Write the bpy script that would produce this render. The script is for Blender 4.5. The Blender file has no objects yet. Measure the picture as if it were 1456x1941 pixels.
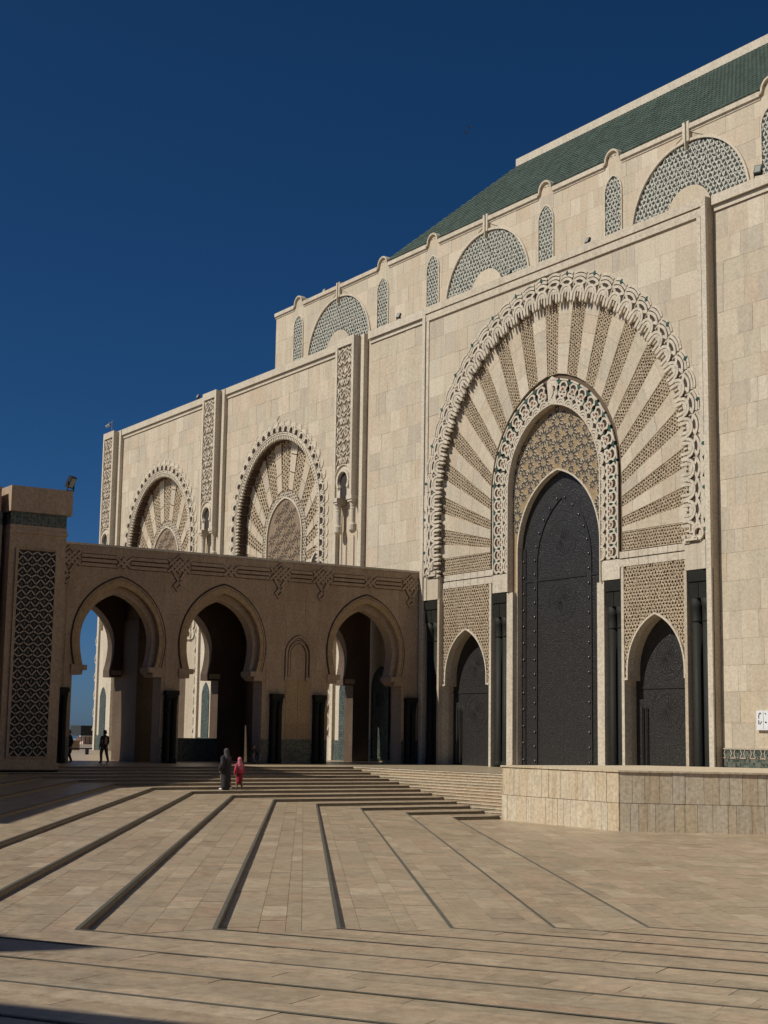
import bpy, math, random, time
from mathutils import Vector, Matrix
from math import sin, cos, pi, radians, sqrt, hypot, atan2
rnd = random.Random(11)
SC = bpy.context.scene
COL = SC.collection

# ------------------------------------------------------------------ camera
CAM = Vector((51.61, -52.02, 1.69))
YAW, PITCH, ROLL = 0.9969, 0.1462, 0.0149
FPX = 2870.1
_f = Vector((-sin(YAW) * cos(PITCH), cos(YAW) * cos(PITCH), sin(PITCH)))
_r0 = Vector((cos(YAW), sin(YAW), 0)); _u0 = _r0.cross(_f)
_r = _r0 * cos(ROLL) + _u0 * sin(ROLL); _u = -_r0 * sin(ROLL) + _u0 * cos(ROLL)
camd = bpy.data.cameras.new('camera'); cam = bpy.data.objects.new('camera', camd); COL.objects.link(cam)
cam.matrix_world = Matrix(((_r.x, _u.x, -_f.x, CAM.x), (_r.y, _u.y, -_f.y, CAM.y), (_r.z, _u.z, -_f.z, CAM.z), (0, 0, 0, 1)))
camd.sensor_fit = 'HORIZONTAL'; camd.sensor_width = 36; camd.lens = FPX / 1456 * 36
camd.clip_start = 0.1; camd.clip_end = 9000
SC.camera = cam

# ------------------------------------------------------------------ light
TOSUN = Vector((-0.29, -1.0, 1.12)).normalized()
wd = bpy.data.worlds.new('World'); SC.world = wd; wd.use_nodes = True
nt = wd.node_tree; bg = nt.nodes['Background']
sky = nt.nodes.new('ShaderNodeTexSky'); sky.sky_type = 'NISHITA'; sky.sun_disc = False
sky.sun_elevation = math.asin(TOSUN.z); sky.sun_rotation = atan2(TOSUN.x, TOSUN.y)
sky.altitude = 0; sky.air_density = 0.5; sky.dust_density = 0.7; sky.ozone_density = 10.0
hsv = nt.nodes.new('ShaderNodeHueSaturation'); hsv.inputs['Hue'].default_value = .496; hsv.inputs['Saturation'].default_value = 1.14; hsv.inputs['Value'].default_value = 1.05
nt.links.new(sky.outputs[0], hsv.inputs['Color']); nt.links.new(hsv.outputs[0], bg.inputs[0]); bg.inputs[1].default_value = 0.05
sund = bpy.data.lights.new('sun', 'SUN'); sun = bpy.data.objects.new('sun', sund); COL.objects.link(sun)
sund.energy = 4.5; sund.angle = radians(0.53); sund.color = (1.0, 0.94, 0.85)
sun.location = (0, -60, 80); sun.rotation_euler = (-TOSUN).to_track_quat('-Z', 'Y').to_euler()
vs = SC.view_settings; vs.view_transform = 'Standard'; vs.look = 'None'; vs.gamma = 1; vs.exposure = -0.07
vs.use_curve_mapping = False

# ------------------------------------------------------------------ materials
def M(name, build):
    m = bpy.data.materials.new(name); m.use_nodes = True
    t = m.node_tree; b = t.nodes['Principled BSDF']
    build(t, b); return m
def nd(t, kind, **kw):
    n = t.nodes.new(kind)
    for k, v in kw.items():
        if isinstance(k, str) and hasattr(n, k): setattr(n, k, v)
        else: n.inputs[k.replace('_', ' ')].default_value = v
    return n
def rgb(c): return (c[0], c[1], c[2], 1)
def coords(t, scale):
    g = t.nodes.new('ShaderNodeNewGeometry'); m = t.nodes.new('ShaderNodeMapping')
    m.inputs['Scale'].default_value = scale; t.links.new(g.outputs['Position'], m.inputs['Vector'])
    return g, m
def noise(t, vec, scale, detail=4, rough=.55):
    n = t.nodes.new('ShaderNodeTexNoise'); n.inputs['Scale'].default_value = scale
    n.inputs['Detail'].default_value = detail; n.inputs['Roughness'].default_value = rough
    t.links.new(vec, n.inputs['Vector']); return n.outputs['Fac']
def ramp(t, fac, stops):
    r = t.nodes.new('ShaderNodeValToRGB'); e = r.color_ramp.elements
    while len(e) < len(stops): e.new(.5)
    for el, (p, c) in zip(e, stops): el.position = p; el.color = rgb(c)
    t.links.new(fac, r.inputs[0]); return r.outputs[0]
def mixc(t, fac, a, b, mode='MIX'):
    n = t.nodes.new('ShaderNodeMix'); n.data_type = 'RGBA'; n.blend_type = mode
    for s, x in ((0, fac), (6, a), (7, b)):
        if isinstance(x, (int, float)): n.inputs[s].default_value = x
        elif isinstance(x, tuple): n.inputs[s].default_value = rgb(x)
        else: t.links.new(x, n.inputs[s])
    return n.outputs[2]
def math_(t, op, a, b=0.0):
    n = t.nodes.new('ShaderNodeMath'); n.operation = op
    for i, x in enumerate((a, b)):
        if isinstance(x, (int, float)): n.inputs[i].default_value = x
        else: t.links.new(x, n.inputs[i])
    return n.outputs[0]
def bump(t, b, h, strength, dist):
    n = t.nodes.new('ShaderNodeBump'); n.inputs['Strength'].default_value = strength; n.inputs['Distance'].default_value = dist
    t.links.new(h, n.inputs['Height']); t.links.new(n.outputs[0], b.inputs['Normal'])
def piece_random(t):
    o = t.nodes.new('ShaderNodeObjectInfo'); g = t.nodes.new('ShaderNodeNewGeometry')
    s = math_(t, 'ADD', o.outputs['Random'], g.outputs['Random Per Island'])
    return math_(t, 'FRACT', s)
def stone(name, tones, rough=.62, grain=(1, 1, .25), gscale=1.6, stain=.35, staincol=(.3, .22, .15), spec=.3, fine=8, k=.38, fk=.5, rain=0.):
    def bld(t, b):
        pr = piece_random(t)
        c = ramp(t, pr, [(i / (len(tones) - 1), x) for i, x in enumerate(tones)])
        g, mp = coords(t, grain)
        streak = noise(t, mp.outputs[0], gscale, 6, .62)
        c = mixc(t, k, c, ramp(t, streak, [(.3, tuple(x * .72 for x in tones[0])), (.5, tones[len(tones) // 2]), (.72, tuple(min(1, x * 1.22) for x in tones[-1]))]))
        big = noise(t, g.outputs['Position'], .33, 5, .6)
        f = ramp(t, big, [(.5, (0, 0, 0)), (.75, (1, 1, 1))])
        f2 = math_(t, 'MULTIPLY', f, stain)
        c = mixc(t, f2, c, staincol)
        if rain:                               # run-off streaks below the ledges
            g2, m2 = coords(t, (2.6, 2.6, .07)); rn = noise(t, m2.outputs[0], 1.3, 5, .65)
            c = mixc(t, math_(t, 'MULTIPLY', ramp(t, rn, [(.55, (0, 0, 0)), (.72, (1, 1, 1))]), rain), c, (.36, .30, .23))
        fn = noise(t, g.outputs['Position'], fine, 3, .6)
        c = mixc(t, fk, c, ramp(t, fn, [(.3, (.42, .40, .37)), (.62, (1, 1, 1))]), 'MULTIPLY')
        f3 = noise(t, g.outputs['Position'], fine * 4.3, 3, .7)
        c = mixc(t, fk * .8, c, ramp(t, f3, [(.32, (.5, .47, .43)), (.6, (1, 1, 1))]), 'MULTIPLY')
        t.links.new(c, b.inputs['Base Color'])
        r = math_(t, 'ADD', math_(t, 'MULTIPLY', streak, .25), rough - .12)
        t.links.new(r, b.inputs['Roughness'])
        b.inputs['Specular IOR Level'].default_value = spec
        bump(t, b, fn, .25, .01)
    return M(name, bld)
def plain(name, col, rough=.6, metal=0.0, var=.25, scale=5, bmp=.1, spec=.4):
    def bld(t, b):
        g, mp = coords(t, (1, 1, 1))
        n = noise(t, mp.outputs[0], scale, 4)
        pr = piece_random(t)
        k = math_(t, 'ADD', math_(t, 'MULTIPLY', n, .7), math_(t, 'MULTIPLY', pr, .3))
        c = ramp(t, k, [(.2, tuple(x * (1 - var) for x in col)), (.8, tuple(min(1, x * (1 + var)) for x in col))])
        t.links.new(c, b.inputs['Base Color']); b.inputs['Roughness'].default_value = rough
        b.inputs['Metallic'].default_value = metal; b.inputs['Specular IOR Level'].default_value = spec
        bump(t, b, n, bmp, .02)
    return M(name, bld)
def tilework(name, cols, scale, rough=.35, light=None, lw=.05):
    # small cut glazed tiles: coloured cells with pale joints
    def bld(t, b):
        g, mp = coords(t, (1, 1, 1))
        v = t.nodes.new('ShaderNodeTexVoronoi'); v.inputs['Scale'].default_value = scale; v.distance = 'CHEBYCHEV'
        v.inputs['Randomness'].default_value = .35
        t.links.new(mp.outputs[0], v.inputs['Vector'])
        sep = t.nodes.new('ShaderNodeSeparateColor'); t.links.new(v.outputs['Color'], sep.inputs[0])
        c = ramp(t, sep.outputs[0], [(i / max(1, len(cols) - 1), x) for i, x in enumerate(cols)])
        e = ramp(t, v.outputs['Distance'], [(.40, (0, 0, 0)), (.47, (1, 1, 1))])
        if light: c = mixc(t, e, c, light)
        n = noise(t, g.outputs['Position'], 1.1, 4)
        c = mixc(t, .4, c, ramp(t, n, [(.3, (.5, .5, .5)), (.7, (1, 1, 1))]), 'MULTIPLY')
        t.links.new(c, b.inputs['Base Color']); b.inputs['Roughness'].default_value = rough
        bump(t, b, v.outputs['Distance'], .3, .02)
    return M(name, bld)

WALLT = [(.56, .475, .345), (.635, .555, .42), (.51, .45, .355), (.665, .585, .445), (.565, .455, .325), (.605, .535, .40), (.485, .425, .335), (.70, .62, .485), (.615, .505, .375), (.545, .485, .365), (.59, .485, .35)]
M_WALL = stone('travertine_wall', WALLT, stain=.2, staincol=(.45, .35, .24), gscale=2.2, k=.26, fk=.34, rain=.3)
M_PALE = stone('pale_carved_stone', [(.62, .545, .42), (.70, .63, .505), (.66, .585, .46)], stain=.2, staincol=(.48, .39, .28))
M_CORE = stone('wall_core', [(.52, .44, .325), (.56, .48, .36)], stain=.3)
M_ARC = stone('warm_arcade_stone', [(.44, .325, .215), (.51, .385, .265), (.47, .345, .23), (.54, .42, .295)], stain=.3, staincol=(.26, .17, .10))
M_ARCI = stone('shade_toned_interior', [(.095, .063, .04), (.115, .078, .05)], stain=.3)  # arcade stone darkened so the interior's shade is in the colour
M_GROOVE = plain('dark_groove', (.07, .045, .028), .9)  # dark brown strips edging the arcade's arches, niche and knotwork
M_ARCH = stone('ochre_arch_stone', [(.46, .32, .17), (.52, .37, .20), (.42, .28, .145)], stain=.2)
M_CARV = stone('tan_carved_stone', [(.56, .455, .315), (.63, .525, .375), (.59, .48, .335)], stain=.25, staincol=(.45, .32, .19))
M_RINGG = plain('groove_ground', (.05, .036, .024), .85)  # near-black bed colour paints in the shade of the ring's grooves
M_GROUNDC = plain('carving_ground', (.11, .074, .045), .8, var=.35, scale=1.5)  # dark bed colour stands in for shade between the carved leaves
M_LATG = plain('lattice_ground', (.20, .155, .105), .8, var=.3, scale=1.5)
M_GRAN = stone('dark_green_granite', [(.016, .017, .014), (.027, .028, .023), (.021, .022, .018)], rough=.62, grain=(1, 1, .5), gscale=4, stain=.2, staincol=(.045, .038, .03), spec=.15, fine=20)
M_PAVE = stone('paving_stone', [(.345, .25, .155), (.435, .325, .212), (.355, .285, .19), (.485, .37, .245), (.42, .285, .186), (.39, .33, .228), (.315, .23, .146), (.545, .44, .305), (.445, .318, .21), (.35, .275, .182), (.455, .348, .232)], rough=.40, grain=(1, 1, 1), gscale=1.8, stain=.26, staincol=(.27, .19, .11), spec=.45, fine=6, k=.34, fk=.5)
M_GROUT = plain('dark_joint', (.13, .10, .065), .9)
M_NOSE = plain('slate_nosing', (.085, .082, .062), .55, var=.3, scale=2)
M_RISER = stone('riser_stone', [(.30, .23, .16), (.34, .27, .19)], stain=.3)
M_PLINTH = stone('plinth_slab', [(.58, .48, .34), (.67, .58, .43), (.56, .42, .25), (.70, .62, .47), (.53, .46, .35), (.63, .50, .31), (.60, .55, .45)], grain=(3.5, 3.5, .2), gscale=2.2, stain=.35, staincol=(.52, .36, .16), k=.5)
M_GOLD = stone('gilt_plaster', [(.37, .25, .115), (.42, .295, .15), (.35, .26, .14)], stain=.45, staincol=(.31, .285, .19), gscale=3, grain=(1, 1, 1))
M_PETAL = plain('dark_petal', (.06, .045, .028), .7)
M_GREEN = plain('green_glazed_tile', (.035, .085, .062), .3, var=.4, scale=3, spec=.5)
M_TERRA = plain('terracotta_inlay', (.30, .14, .075), .7)
M_ZELL = tilework('green_mosaic', [(.025, .045, .038), (.055, .085, .07), (.035, .055, .05), (.10, .13, .105), (.015, .025, .022)], 7, light=(.15, .16, .13))
M_ZELLD = tilework('dark_mosaic', [(.02, .036, .03), (.05, .085, .068), (.03, .05, .048), (.085, .11, .088)], 6, light=(.14, .14, .11))
M_LUN = plain('lunette_green_ground', (.042, .048, .04), .5, var=.5, scale=6)
M_LUNW = plain('lunette_white_tile', (.49, .485, .41), .5, var=.25, scale=3)
M_LATB = plain('lattice_backing', (.035, .028, .022), .8)
M_LATR = plain('lattice_rib_stone', (.42, .36, .28), .7)
M_SCREEN = stone('brown_screen', [(.27, .20, .13), (.31, .235, .16)], stain=.2)
def _door(t, b):
    g, mp = coords(t, (1, 1, 1))
    v = t.nodes.new('ShaderNodeTexVoronoi'); v.inputs['Scale'].default_value = 9; v.feature = 'DISTANCE_TO_EDGE'
    t.links.new(mp.outputs[0], v.inputs['Vector'])
    n = noise(t, g.outputs['Position'], 18, 4)
    h = math_(t, 'ADD', v.outputs['Distance'], math_(t, 'MULTIPLY', n, .35))
    c = ramp(t, n, [(.3, (.022, .021, .020)), (.7, (.055, .052, .049))])
    t.links.new(c, b.inputs['Base Color']); b.inputs['Metallic'].default_value = .35
    b.inputs['Roughness'].default_value = .42; bump(t, b, h, .8, .05)
M_DOOR = M('embossed_dark_metal', _door)
M_BAND = plain('dark_metal_band', (.055, .052, .05), .45, .5, scale=8)
M_STUD = plain('metal_stud', (.16, .15, .14), .3, .9)
M_REVEAL = plain('dark_brown_lining', (.075, .045, .027), .7)  # even dark brown for the bay reveal blocks
M_ROOF = plain('green_roof_tile', (.085, .12, .095), .5, var=.45, scale=2.5, spec=.5)
M_BLACK = plain('black_housing', (.015, .015, .016), .5)
M_LENS = plain('lamp_glass', (.30, .32, .28), .2)
M_GREYM = plain('grey_metal', (.30, .31, .32), .4, .6)
M_WHITE = plain('white_sign_board', (.72, .74, .75), .4, var=.06)
M_INK = plain('sign_ink', (.02, .02, .02), .6)
M_SKIN = plain('skin', (.30, .18, .12), .6, var=.1)
M_ROBE = plain('charcoal_cloth', (.030, .027, .031), .85, var=.5, scale=9)
M_SCARF = plain('dark_grey_cloth', (.055, .052, .055), .85, var=.3, scale=12)
M_PINK = plain('pink_cloth', (.52, .16, .21), .85, var=.3, scale=12)
M_ROSE = plain('rose_cloth', (.40, .045, .075), .85, var=.3, scale=12)
M_RED = plain('crimson_cloth', (.27, .012, .03), .85, var=.3, scale=12)
M_SHOEW = plain('white_shoe', (.68, .66, .64), .6, var=.1)
M_DARKC = plain('dark_cloth', (.02, .02, .023), .85, var=.4, scale=10)
M_TROU = plain('grey_trousers', (.17, .165, .165), .85, var=.3, scale=10)
M_BROWNT = plain('brown_trousers', (.10, .075, .055), .85, var=.3, scale=10)
M_KROOF = plain('kiosk_roof', (.025, .03, .03), .7)
M_KWALL = plain('kiosk_wall', (.62, .44, .38), .7)
M_GRND = stone('esplanade_ground', [(.34, .29, .22), (.38, .32, .25)], stain=.3)
M_SEA = plain('sea_water', (.02, .05, .08), .15, var=.2, scale=.05)

# ------------------------------------------------------------------ object helpers
WLOC = {}
def link(o, parent=None, world=None):
    COL.objects.link(o)
    world = world if world is not None else Matrix.Identity(4)
    if parent is not None:
        o.parent = parent; o.matrix_basis = Matrix.Translation(-WLOC[parent.name]) @ world
    else: o.matrix_basis = world
    WLOC[o.name] = world.to_translation()
    return o
def thing(name, loc, label, cat, group=None):
    o = bpy.data.objects.new(name, None); o.empty_display_size = .3
    link(o, None, Matrix.Translation(Vector(loc))); tag(o, label, cat, group); return o
def tag(o, label, cat, group=None):
    o['label'] = label; o['category'] = cat
    if group: o['group'] = group
    return o
def inst(name, me, parent, world): return link(bpy.data.objects.new(name, me), parent, world)

def wallT(ox=0, oy=0, dx=1, dy=0):
    return lambda u, v, w: (ox + dx * u - dy * w, oy + dy * u + dx * w, v)
TF = wallT()
XA = -24.75
TA = wallT(XA, 0, 0, 1)
TW = lambda x, y, z: (x, y, z)

class MB:
    def __init__(s, T=TF): s.v = []; s.f = []; s.T = T
    def add(s, pts, faces):
        b = len(s.v); T = s.T
        s.v.extend(T(*p) for p in pts); s.f.extend(tuple(b + i for i in f) for f in faces)
    def box(s, u0, u1, v0, v1, w0, w1):
        s.prism([(u0, v0), (u1, v0), (u1, v1), (u0, v1)], w0, w1)
    def prism(s, poly, w0, w1, back=False):
        n = len(poly); pts = [(p[0], p[1], w0) for p in poly] + [(p[0], p[1], w1) for p in poly]
        fs = [tuple(range(n))] + [(i, n + i, n + (i + 1) % n, (i + 1) % n) for i in range(n)]
        if back: fs.append(tuple(range(2 * n - 1, n - 1, -1)))
        s.add(pts, fs)
    def rib(s, path, width, w0, w1, closed=False):
        n = len(path); L = []; R = []
        for i in range(n):
            a = path[i - 1] if (i > 0 or closed) else path[i]
            b = path[(i + 1) % n] if (i < n - 1 or closed) else path[i]
            dx, dy = b[0] - a[0], b[1] - a[1]; l = hypot(dx, dy) or 1
            nx, ny = -dy / l * width / 2, dx / l * width / 2
            L.append((path[i][0] + nx, path[i][1] + ny)); R.append((path[i][0] - nx, path[i][1] - ny))
        for i in range(n if closed else n - 1):
            j = (i + 1) % n
            q = [R[i], R[j], L[j], L[i]]
            pts = [(p[0], p[1], w0) for p in q] + [(p[0], p[1], w1) for p in q]
            fs = [(0, 1, 2, 3), (0, 4, 5, 1), (2, 6, 7, 3)]
            if not closed:
                if i == 0: fs.append((3, 7, 4, 0))
                if i == n - 2: fs.append((1, 5, 6, 2))
            s.add(pts, fs)
    def lathe(s, cx, cy, prof, n=14, cap=True):
        pts = []; fs = []
        for r, z in prof:
            for k in range(n):
                a = 2 * pi * k / n; pts.append((cx + r * cos(a), cy + r * sin(a), z))
        for i in range(len(prof) - 1):
            for k in range(n):
                k2 = (k + 1) % n; fs.append((i * n + k, i * n + k2, (i + 1) * n + k2, (i + 1) * n + k))
        if cap: fs.append(tuple(range(n - 1, -1, -1))); fs.append(tuple((len(prof) - 1) * n + k for k in range(n)))
        b = len(s.v); s.v.extend(pts); s.f.extend(tuple(b + i for i in f) for f in fs)
    def tube(s, p0, p1, r0, r1, n=8):
        p0 = Vector(p0); p1 = Vector(p1); d = (p1 - p0).normalized()
        a = d.orthogonal().normalized(); c = d.cross(a); b = len(s.v)
        for p, r in ((p0, r0), (p1, r1)):
            for k in range(n):
                t = 2 * pi * k / n; s.v.append(tuple(p + a * (r * cos(t)) + c * (r * sin(t))))
        for k in range(n):
            k2 = (k + 1) % n; s.f.append((b + k, b + k2, b + n + k2, b + n + k))
        s.f.append(tuple(b + k for k in range(n - 1, -1, -1))); s.f.append(tuple(b + n + k for k in range(n)))
    def wbox(s, x0, x1, y0, y1, z0, z1):
        b = len(s.v)
        s.v.extend([(x0, y0, z0), (x1, y0, z0), (x1, y1, z0), (x0, y1, z0), (x0, y0, z1), (x1, y0, z1), (x1, y1, z1), (x0, y1, z1)])
        s.f.extend(tuple(b + i for i in f) for f in ((0, 1, 5, 4), (1, 2, 6, 5), (2, 3, 7, 6), (3, 0, 4, 7), (4, 5, 6, 7), (3, 2, 1, 0)))
    def mesh(s, name, mat, smooth=False):
        me = bpy.data.meshes.new(name); me.from_pydata(s.v, [], s.f); me.materials.append(mat)
        if smooth: me.polygons.foreach_set('use_smooth', [True] * len(me.polygons))
        me.update(); return me
    def build(s, name, mat, parent=None, kind=None, smooth=False, label=None):
        o = bpy.data.objects.new(name, s.mesh(name, mat, smooth)); link(o, parent)
        if kind: o['kind'] = kind
        if label: o['label'] = label
        return o

def px(p):
    d = Vector(p) - CAM; z = d.dot(_f)
    if z < 1: return None
    return 728 + FPX * d.dot(_r) / z, 970.5 - FPX * d.dot(_u) / z, z
def in_view(p, mg=0):
    q = px(p); return q and -mg < q[0] < 1456 + mg and -mg < q[1] < 1941 + mg

def poly_area(p): return abs(sum(p[i][0] * p[(i + 1) % len(p)][1] - p[(i + 1) % len(p)][0] * p[i][1] for i in range(len(p)))) / 2

def pieces(cands, nmax, name, restname, mat):
    """cands: (T, poly, w0, w1, parent). The nmax that show largest become parts, the rest of each parent one joined part."""
    sc = []
    for i, (T, poly, w0, w1, par) in enumerate(cands):
        c = Vector(T(sum(p[0] for p in poly) / len(poly), sum(p[1] for p in poly) / len(poly), w0))
        pp = [px(T(p[0], p[1], w0)) for p in poly]
        a = 0
        if all(pp) and in_view(c): a = poly_area([(q[0], q[1]) for q in pp])
        sc.append((-a, i))
    sc.sort(); top = set(i for a, i in sc[:nmax] if a < -25)
    rest = {}
    for i, (T, poly, w0, w1, par) in enumerate(cands):
        if i in top:
            b = MB(T); b.prism(poly, w0, w1); b.build(name, mat, par)
        else:
            rest.setdefault(par.name, (par, []))[1].append((T, poly, w0, w1))
    for par, lst in rest.values():
        b = MB()
        for T, poly, w0, w1 in lst: b.T = T; b.prism(poly, w0, w1)
        b.build(restname, mat, par, kind='stuff')

# arch outlines (u,v); from the right spring over the apex to the left spring
def arc_pointed(cx, w, zs, za, n=14):
    H = za - zs; c = (H * H - w * w) / (2 * w); R = w + c
    a1 = atan2(H, c); pts = []
    for i in range(n + 1):
        a = a1 * i / n; pts.append((cx - c + R * cos(a), zs + R * sin(a)))
    return pts + [(2 * cx - x, z) for x, z in reversed(pts[:-1])]
def hw_pointed(w, zs, za):
    H = za - zs; c = (H * H - w * w) / (2 * w); R = w + c
    def f(z):
        if z <= zs: return w
        if z >= za: return 0
        return max(0, sqrt(max(0, R * R - (z - zs) ** 2)) - c)
    return f
def arc_round(cx, r, zc, n=40): return [(cx + r * cos(pi * i / n), zc + r * sin(pi * i / n)) for i in range(n + 1)]
def hw_round(r, zc): return lambda z: r if z <= zc else (sqrt(r * r - (z - zc) ** 2) if z < zc + r else 0)
def path_sample(pts, N):
    """N equal steps along a polyline: (point, angle of travel)."""
    L = [0]
    for a, b in zip(pts, pts[1:]): L.append(L[-1] + hypot(b[0] - a[0], b[1] - a[1]))
    out = []; k = 0
    for i in range(N):
        s = L[-1] * (i + .5) / N
        while L[k + 1] < s: k += 1
        t = (s - L[k]) / (L[k + 1] - L[k]); a, b = pts[k], pts[k + 1]
        out.append(((a[0] + (b[0] - a[0]) * t, a[1] + (b[1] - a[1]) * t), atan2(b[1] - a[1], b[0] - a[0])))
    return out, L[-1] / N
def wall_slabs(T, par, u0, u1, v0, v1, rowh, wmin, wmax, holes=(), w0=0., th=.05, gap=.004, jit=.008):
    out = []; n = max(1, round((v1 - v0) / rowh)); v = v0
    hs = [rnd.uniform(.85, 1.15) for _ in range(n)]; k = (v1 - v0) / sum(hs)
    for h in hs:
        z0, z1 = v, v + h * k; v = z1
        iv = [((u0, u0), (u1, u1))]
        for cx, hw, zb in holes:
            if z1 <= zb + 1e-6: continue
            a0, a1 = hw(z0), hw(z1); nv = []
            if a0 < .02 and a1 < .02: continue
            for (l, r) in iv:
                if cx - a0 > l[0] + .05: nv.append((l, (min(r[0], cx - a0), min(r[1], cx - a1))))
                if cx + a0 < r[0] - .05: nv.append(((max(l[0], cx + a0), max(l[1], cx + a1)), r))
                elif a1 == 0 and False: pass
            iv = nv
        for l, r in iv:
            x0b, x0t = l; xe_b, xe_t = r
            cur_b, cur_t = x0b, x0t; first = True
            while True:
                w = rnd.uniform(wmin, wmax); base = max(cur_b, cur_t)
                nb = base + w
                end = nb > min(xe_b, xe_t) - wmin * .6
                eb, et = (xe_b, xe_t) if end else (nb, nb)
                dj = rnd.uniform(-jit, jit)
                if (eb - cur_b) + (et - cur_t) > .25 and min(eb - cur_b, et - cur_t) > -.01:
                    out.append((T, [(cur_b + gap, z0 + gap), (max(eb - gap, cur_b + gap + .01), z0 + gap), (max(et - gap, cur_t + gap + .01), z1 - gap), (cur_t + gap, z1 - gap)], w0 + dj, w0 + th, par))
                cur_b, cur_t = eb, et
                if end: break
    return out
def leaf(cx, cy, L, W, ang):
    c, s = cos(ang), sin(ang)
    return [(cx + x * c - y * s, cy + x * s + y * c) for x, y in ((-L / 2, 0), (-L * .18, -W / 2), (L * .2, -W * .42), (L / 2, 0), (L * .2, W * .42), (-L * .18, W / 2))]
def carve(b, test, box, pitch, w0, w1, ang=0., ctr=(0, 0)):
    """staggered pairs of raised leaves and buds: an arabesque ground"""
    c, s = cos(ang), sin(ang); u0, u1, v0, v1 = box; r = 0; v = v0
    while v < v1:
        u = u0 + (pitch * .5 if r % 2 else 0); k = 0
        while u < u1:
            for (du, dv, L, W, a) in ((-.24, 0, .78, .27, 1.05), (.24, .02, .78, .27, pi - 1.05), (0, .42, .5, .27, pi / 2), (.5, .1, .6, .19, 0)):
                x, y = u + (du + rnd.uniform(-.1, .1)) * pitch, v + (dv + rnd.uniform(-.1, .1)) * pitch; q = rnd.uniform(.8, 1.2)
                X, Y = ctr[0] + x * c - y * s, ctr[1] + x * s + y * c
                if test(X, Y): b.prism(leaf(X, Y, L * pitch * q, W * pitch, a + ang + rnd.uniform(-.4, .4)), w0 + rnd.uniform(0, .015), w1)
            u += pitch; k += 1
        v += pitch * .82; r += 1
def in_poly(poly):
    def f(x, y):
        c = False; j = len(poly) - 1
        for i in range(len(poly)):
            a, b = poly[i], poly[j]
            if (a[1] > y) != (b[1] > y) and x < (b[0] - a[0]) * (y - a[1]) / (b[1] - a[1]) + a[0]: c = not c
            j = i
        return c
    return f
def semi(cx, cy, r, n=9, a0=0., a1=pi): return [(cx + r * cos(a0 + (a1 - a0) * i / n), cy + r * sin(a0 + (a1 - a0) * i / n)) for i in range(n + 1)]
def ogee(b, u0, u1, v0, v1, nx, ny, width, w0, w1):
    cw = (u1 - u0) / nx; ch = (v1 - v0) / ny
    for k in range(-1, nx + 2):
        for sg in (1, -1):
            path = []; N = ny * 8
            for i in range(N + 1):
                v = v0 + (v1 - v0) * i / N; ph = (v - v0) / ch * pi
                x = u0 + cw * (k + sg * .5 * (.5 - .5 * cos(ph) + .09 * sin(2 * ph)))
                path.append((x, v))
            seg = []
            for p in path + [None]:
                if p and u0 - .001 <= p[0] <= u1 + .001: seg.append(p)
                else:
                    if len(seg) > 1: b.rib(seg, width, w0, w1)
                    seg = []
def rosette(n, r0, r1, W, w0, w1):
    b = MB(TF)
    for k in range(n):
        a = 2 * pi * k / n; m = (r0 + r1) / 2
        b.prism(leaf(m * cos(a), m * sin(a), r1 - r0, W, a), w0, w1)
    return b
ROTF = lambda a: Matrix.Rotation(-a, 4, 'Y')     # turn in the facade plane
def F4(u, v, w, a=0.): return Matrix.Translation(Vector((u, w, v))) @ ROTF(a)
def unit_mesh(fn, name, mat):
    b = MB(TF); fn(b); return b.mesh(name, mat)

# ================================================================== PLAZA
HS = .1
XM = lambda m: 4.95 - 1.68 * (13 - m)
YS = lambda m: -9.4 - .54 * m
AM = lambda m: Vector((XM(m), -18.6 - .97 * (13 - m)))
BM = lambda m: Vector((33.0, -34.8 - 1.94 * (13 - m)))
D30 = Vector((cos(radians(30)), sin(radians(30))))
EM = lambda m: BM(m) + D30 * 46
ST_R = 5.25                                   # right end of the portal stairs, against the plinth

def sheet(name, polys, mat, parent=None, kind='structure', label=None):
    b = MB(TW)
    for poly, z in polys: b.add([(p[0], p[1], z) for p in poly], [tuple(range(len(poly)))])
    return b.build(name, mat, parent, kind)
sheet('ground', [([(-3000, -3000), (3000, -3000), (3000, 3000), (-3000, 3000)], -1.75)], M_GRND)
sheet('sea', [([(-3000, -3000), (-260, -3000), (-260, 3000), (-3000, 3000)], -1.7)], M_SEA)
a0, b0, e0 = AM(0), BM(0), EM(0)
n150 = Vector((-.5, -.866)) * 60; n30 = Vector((.5, -.866)) * 60
terrace = sheet('terrace', [
    ([(-250, YS(0)), (60, YS(0)), (60, 90), (-250, 90)], 0),
    ([(-250, -75), (XM(0), a0.y - .001), (XM(0), YS(0)), (-250, YS(0))], 0),
    ([(-250, -75), (-250, -140), tuple(b0 + n150), tuple(b0), tuple(a0)], 0),
    ([tuple(b0 + n150), tuple(b0 + n30), tuple(e0 + n30), tuple(e0), tuple(b0)], 0)], M_PAVE)
lowz = -1.4
plaza = sheet('plaza', [([(ST_R, YS(13)), (XM(13), YS(13)), tuple(AM(13)), tuple(BM(13)), tuple(EM(13)), (75, -8), (20, -8), (12.2, -16.85), (ST_R + .05, -16.55)], lowz - .02)], M_GROUT)
cands = []
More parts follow.
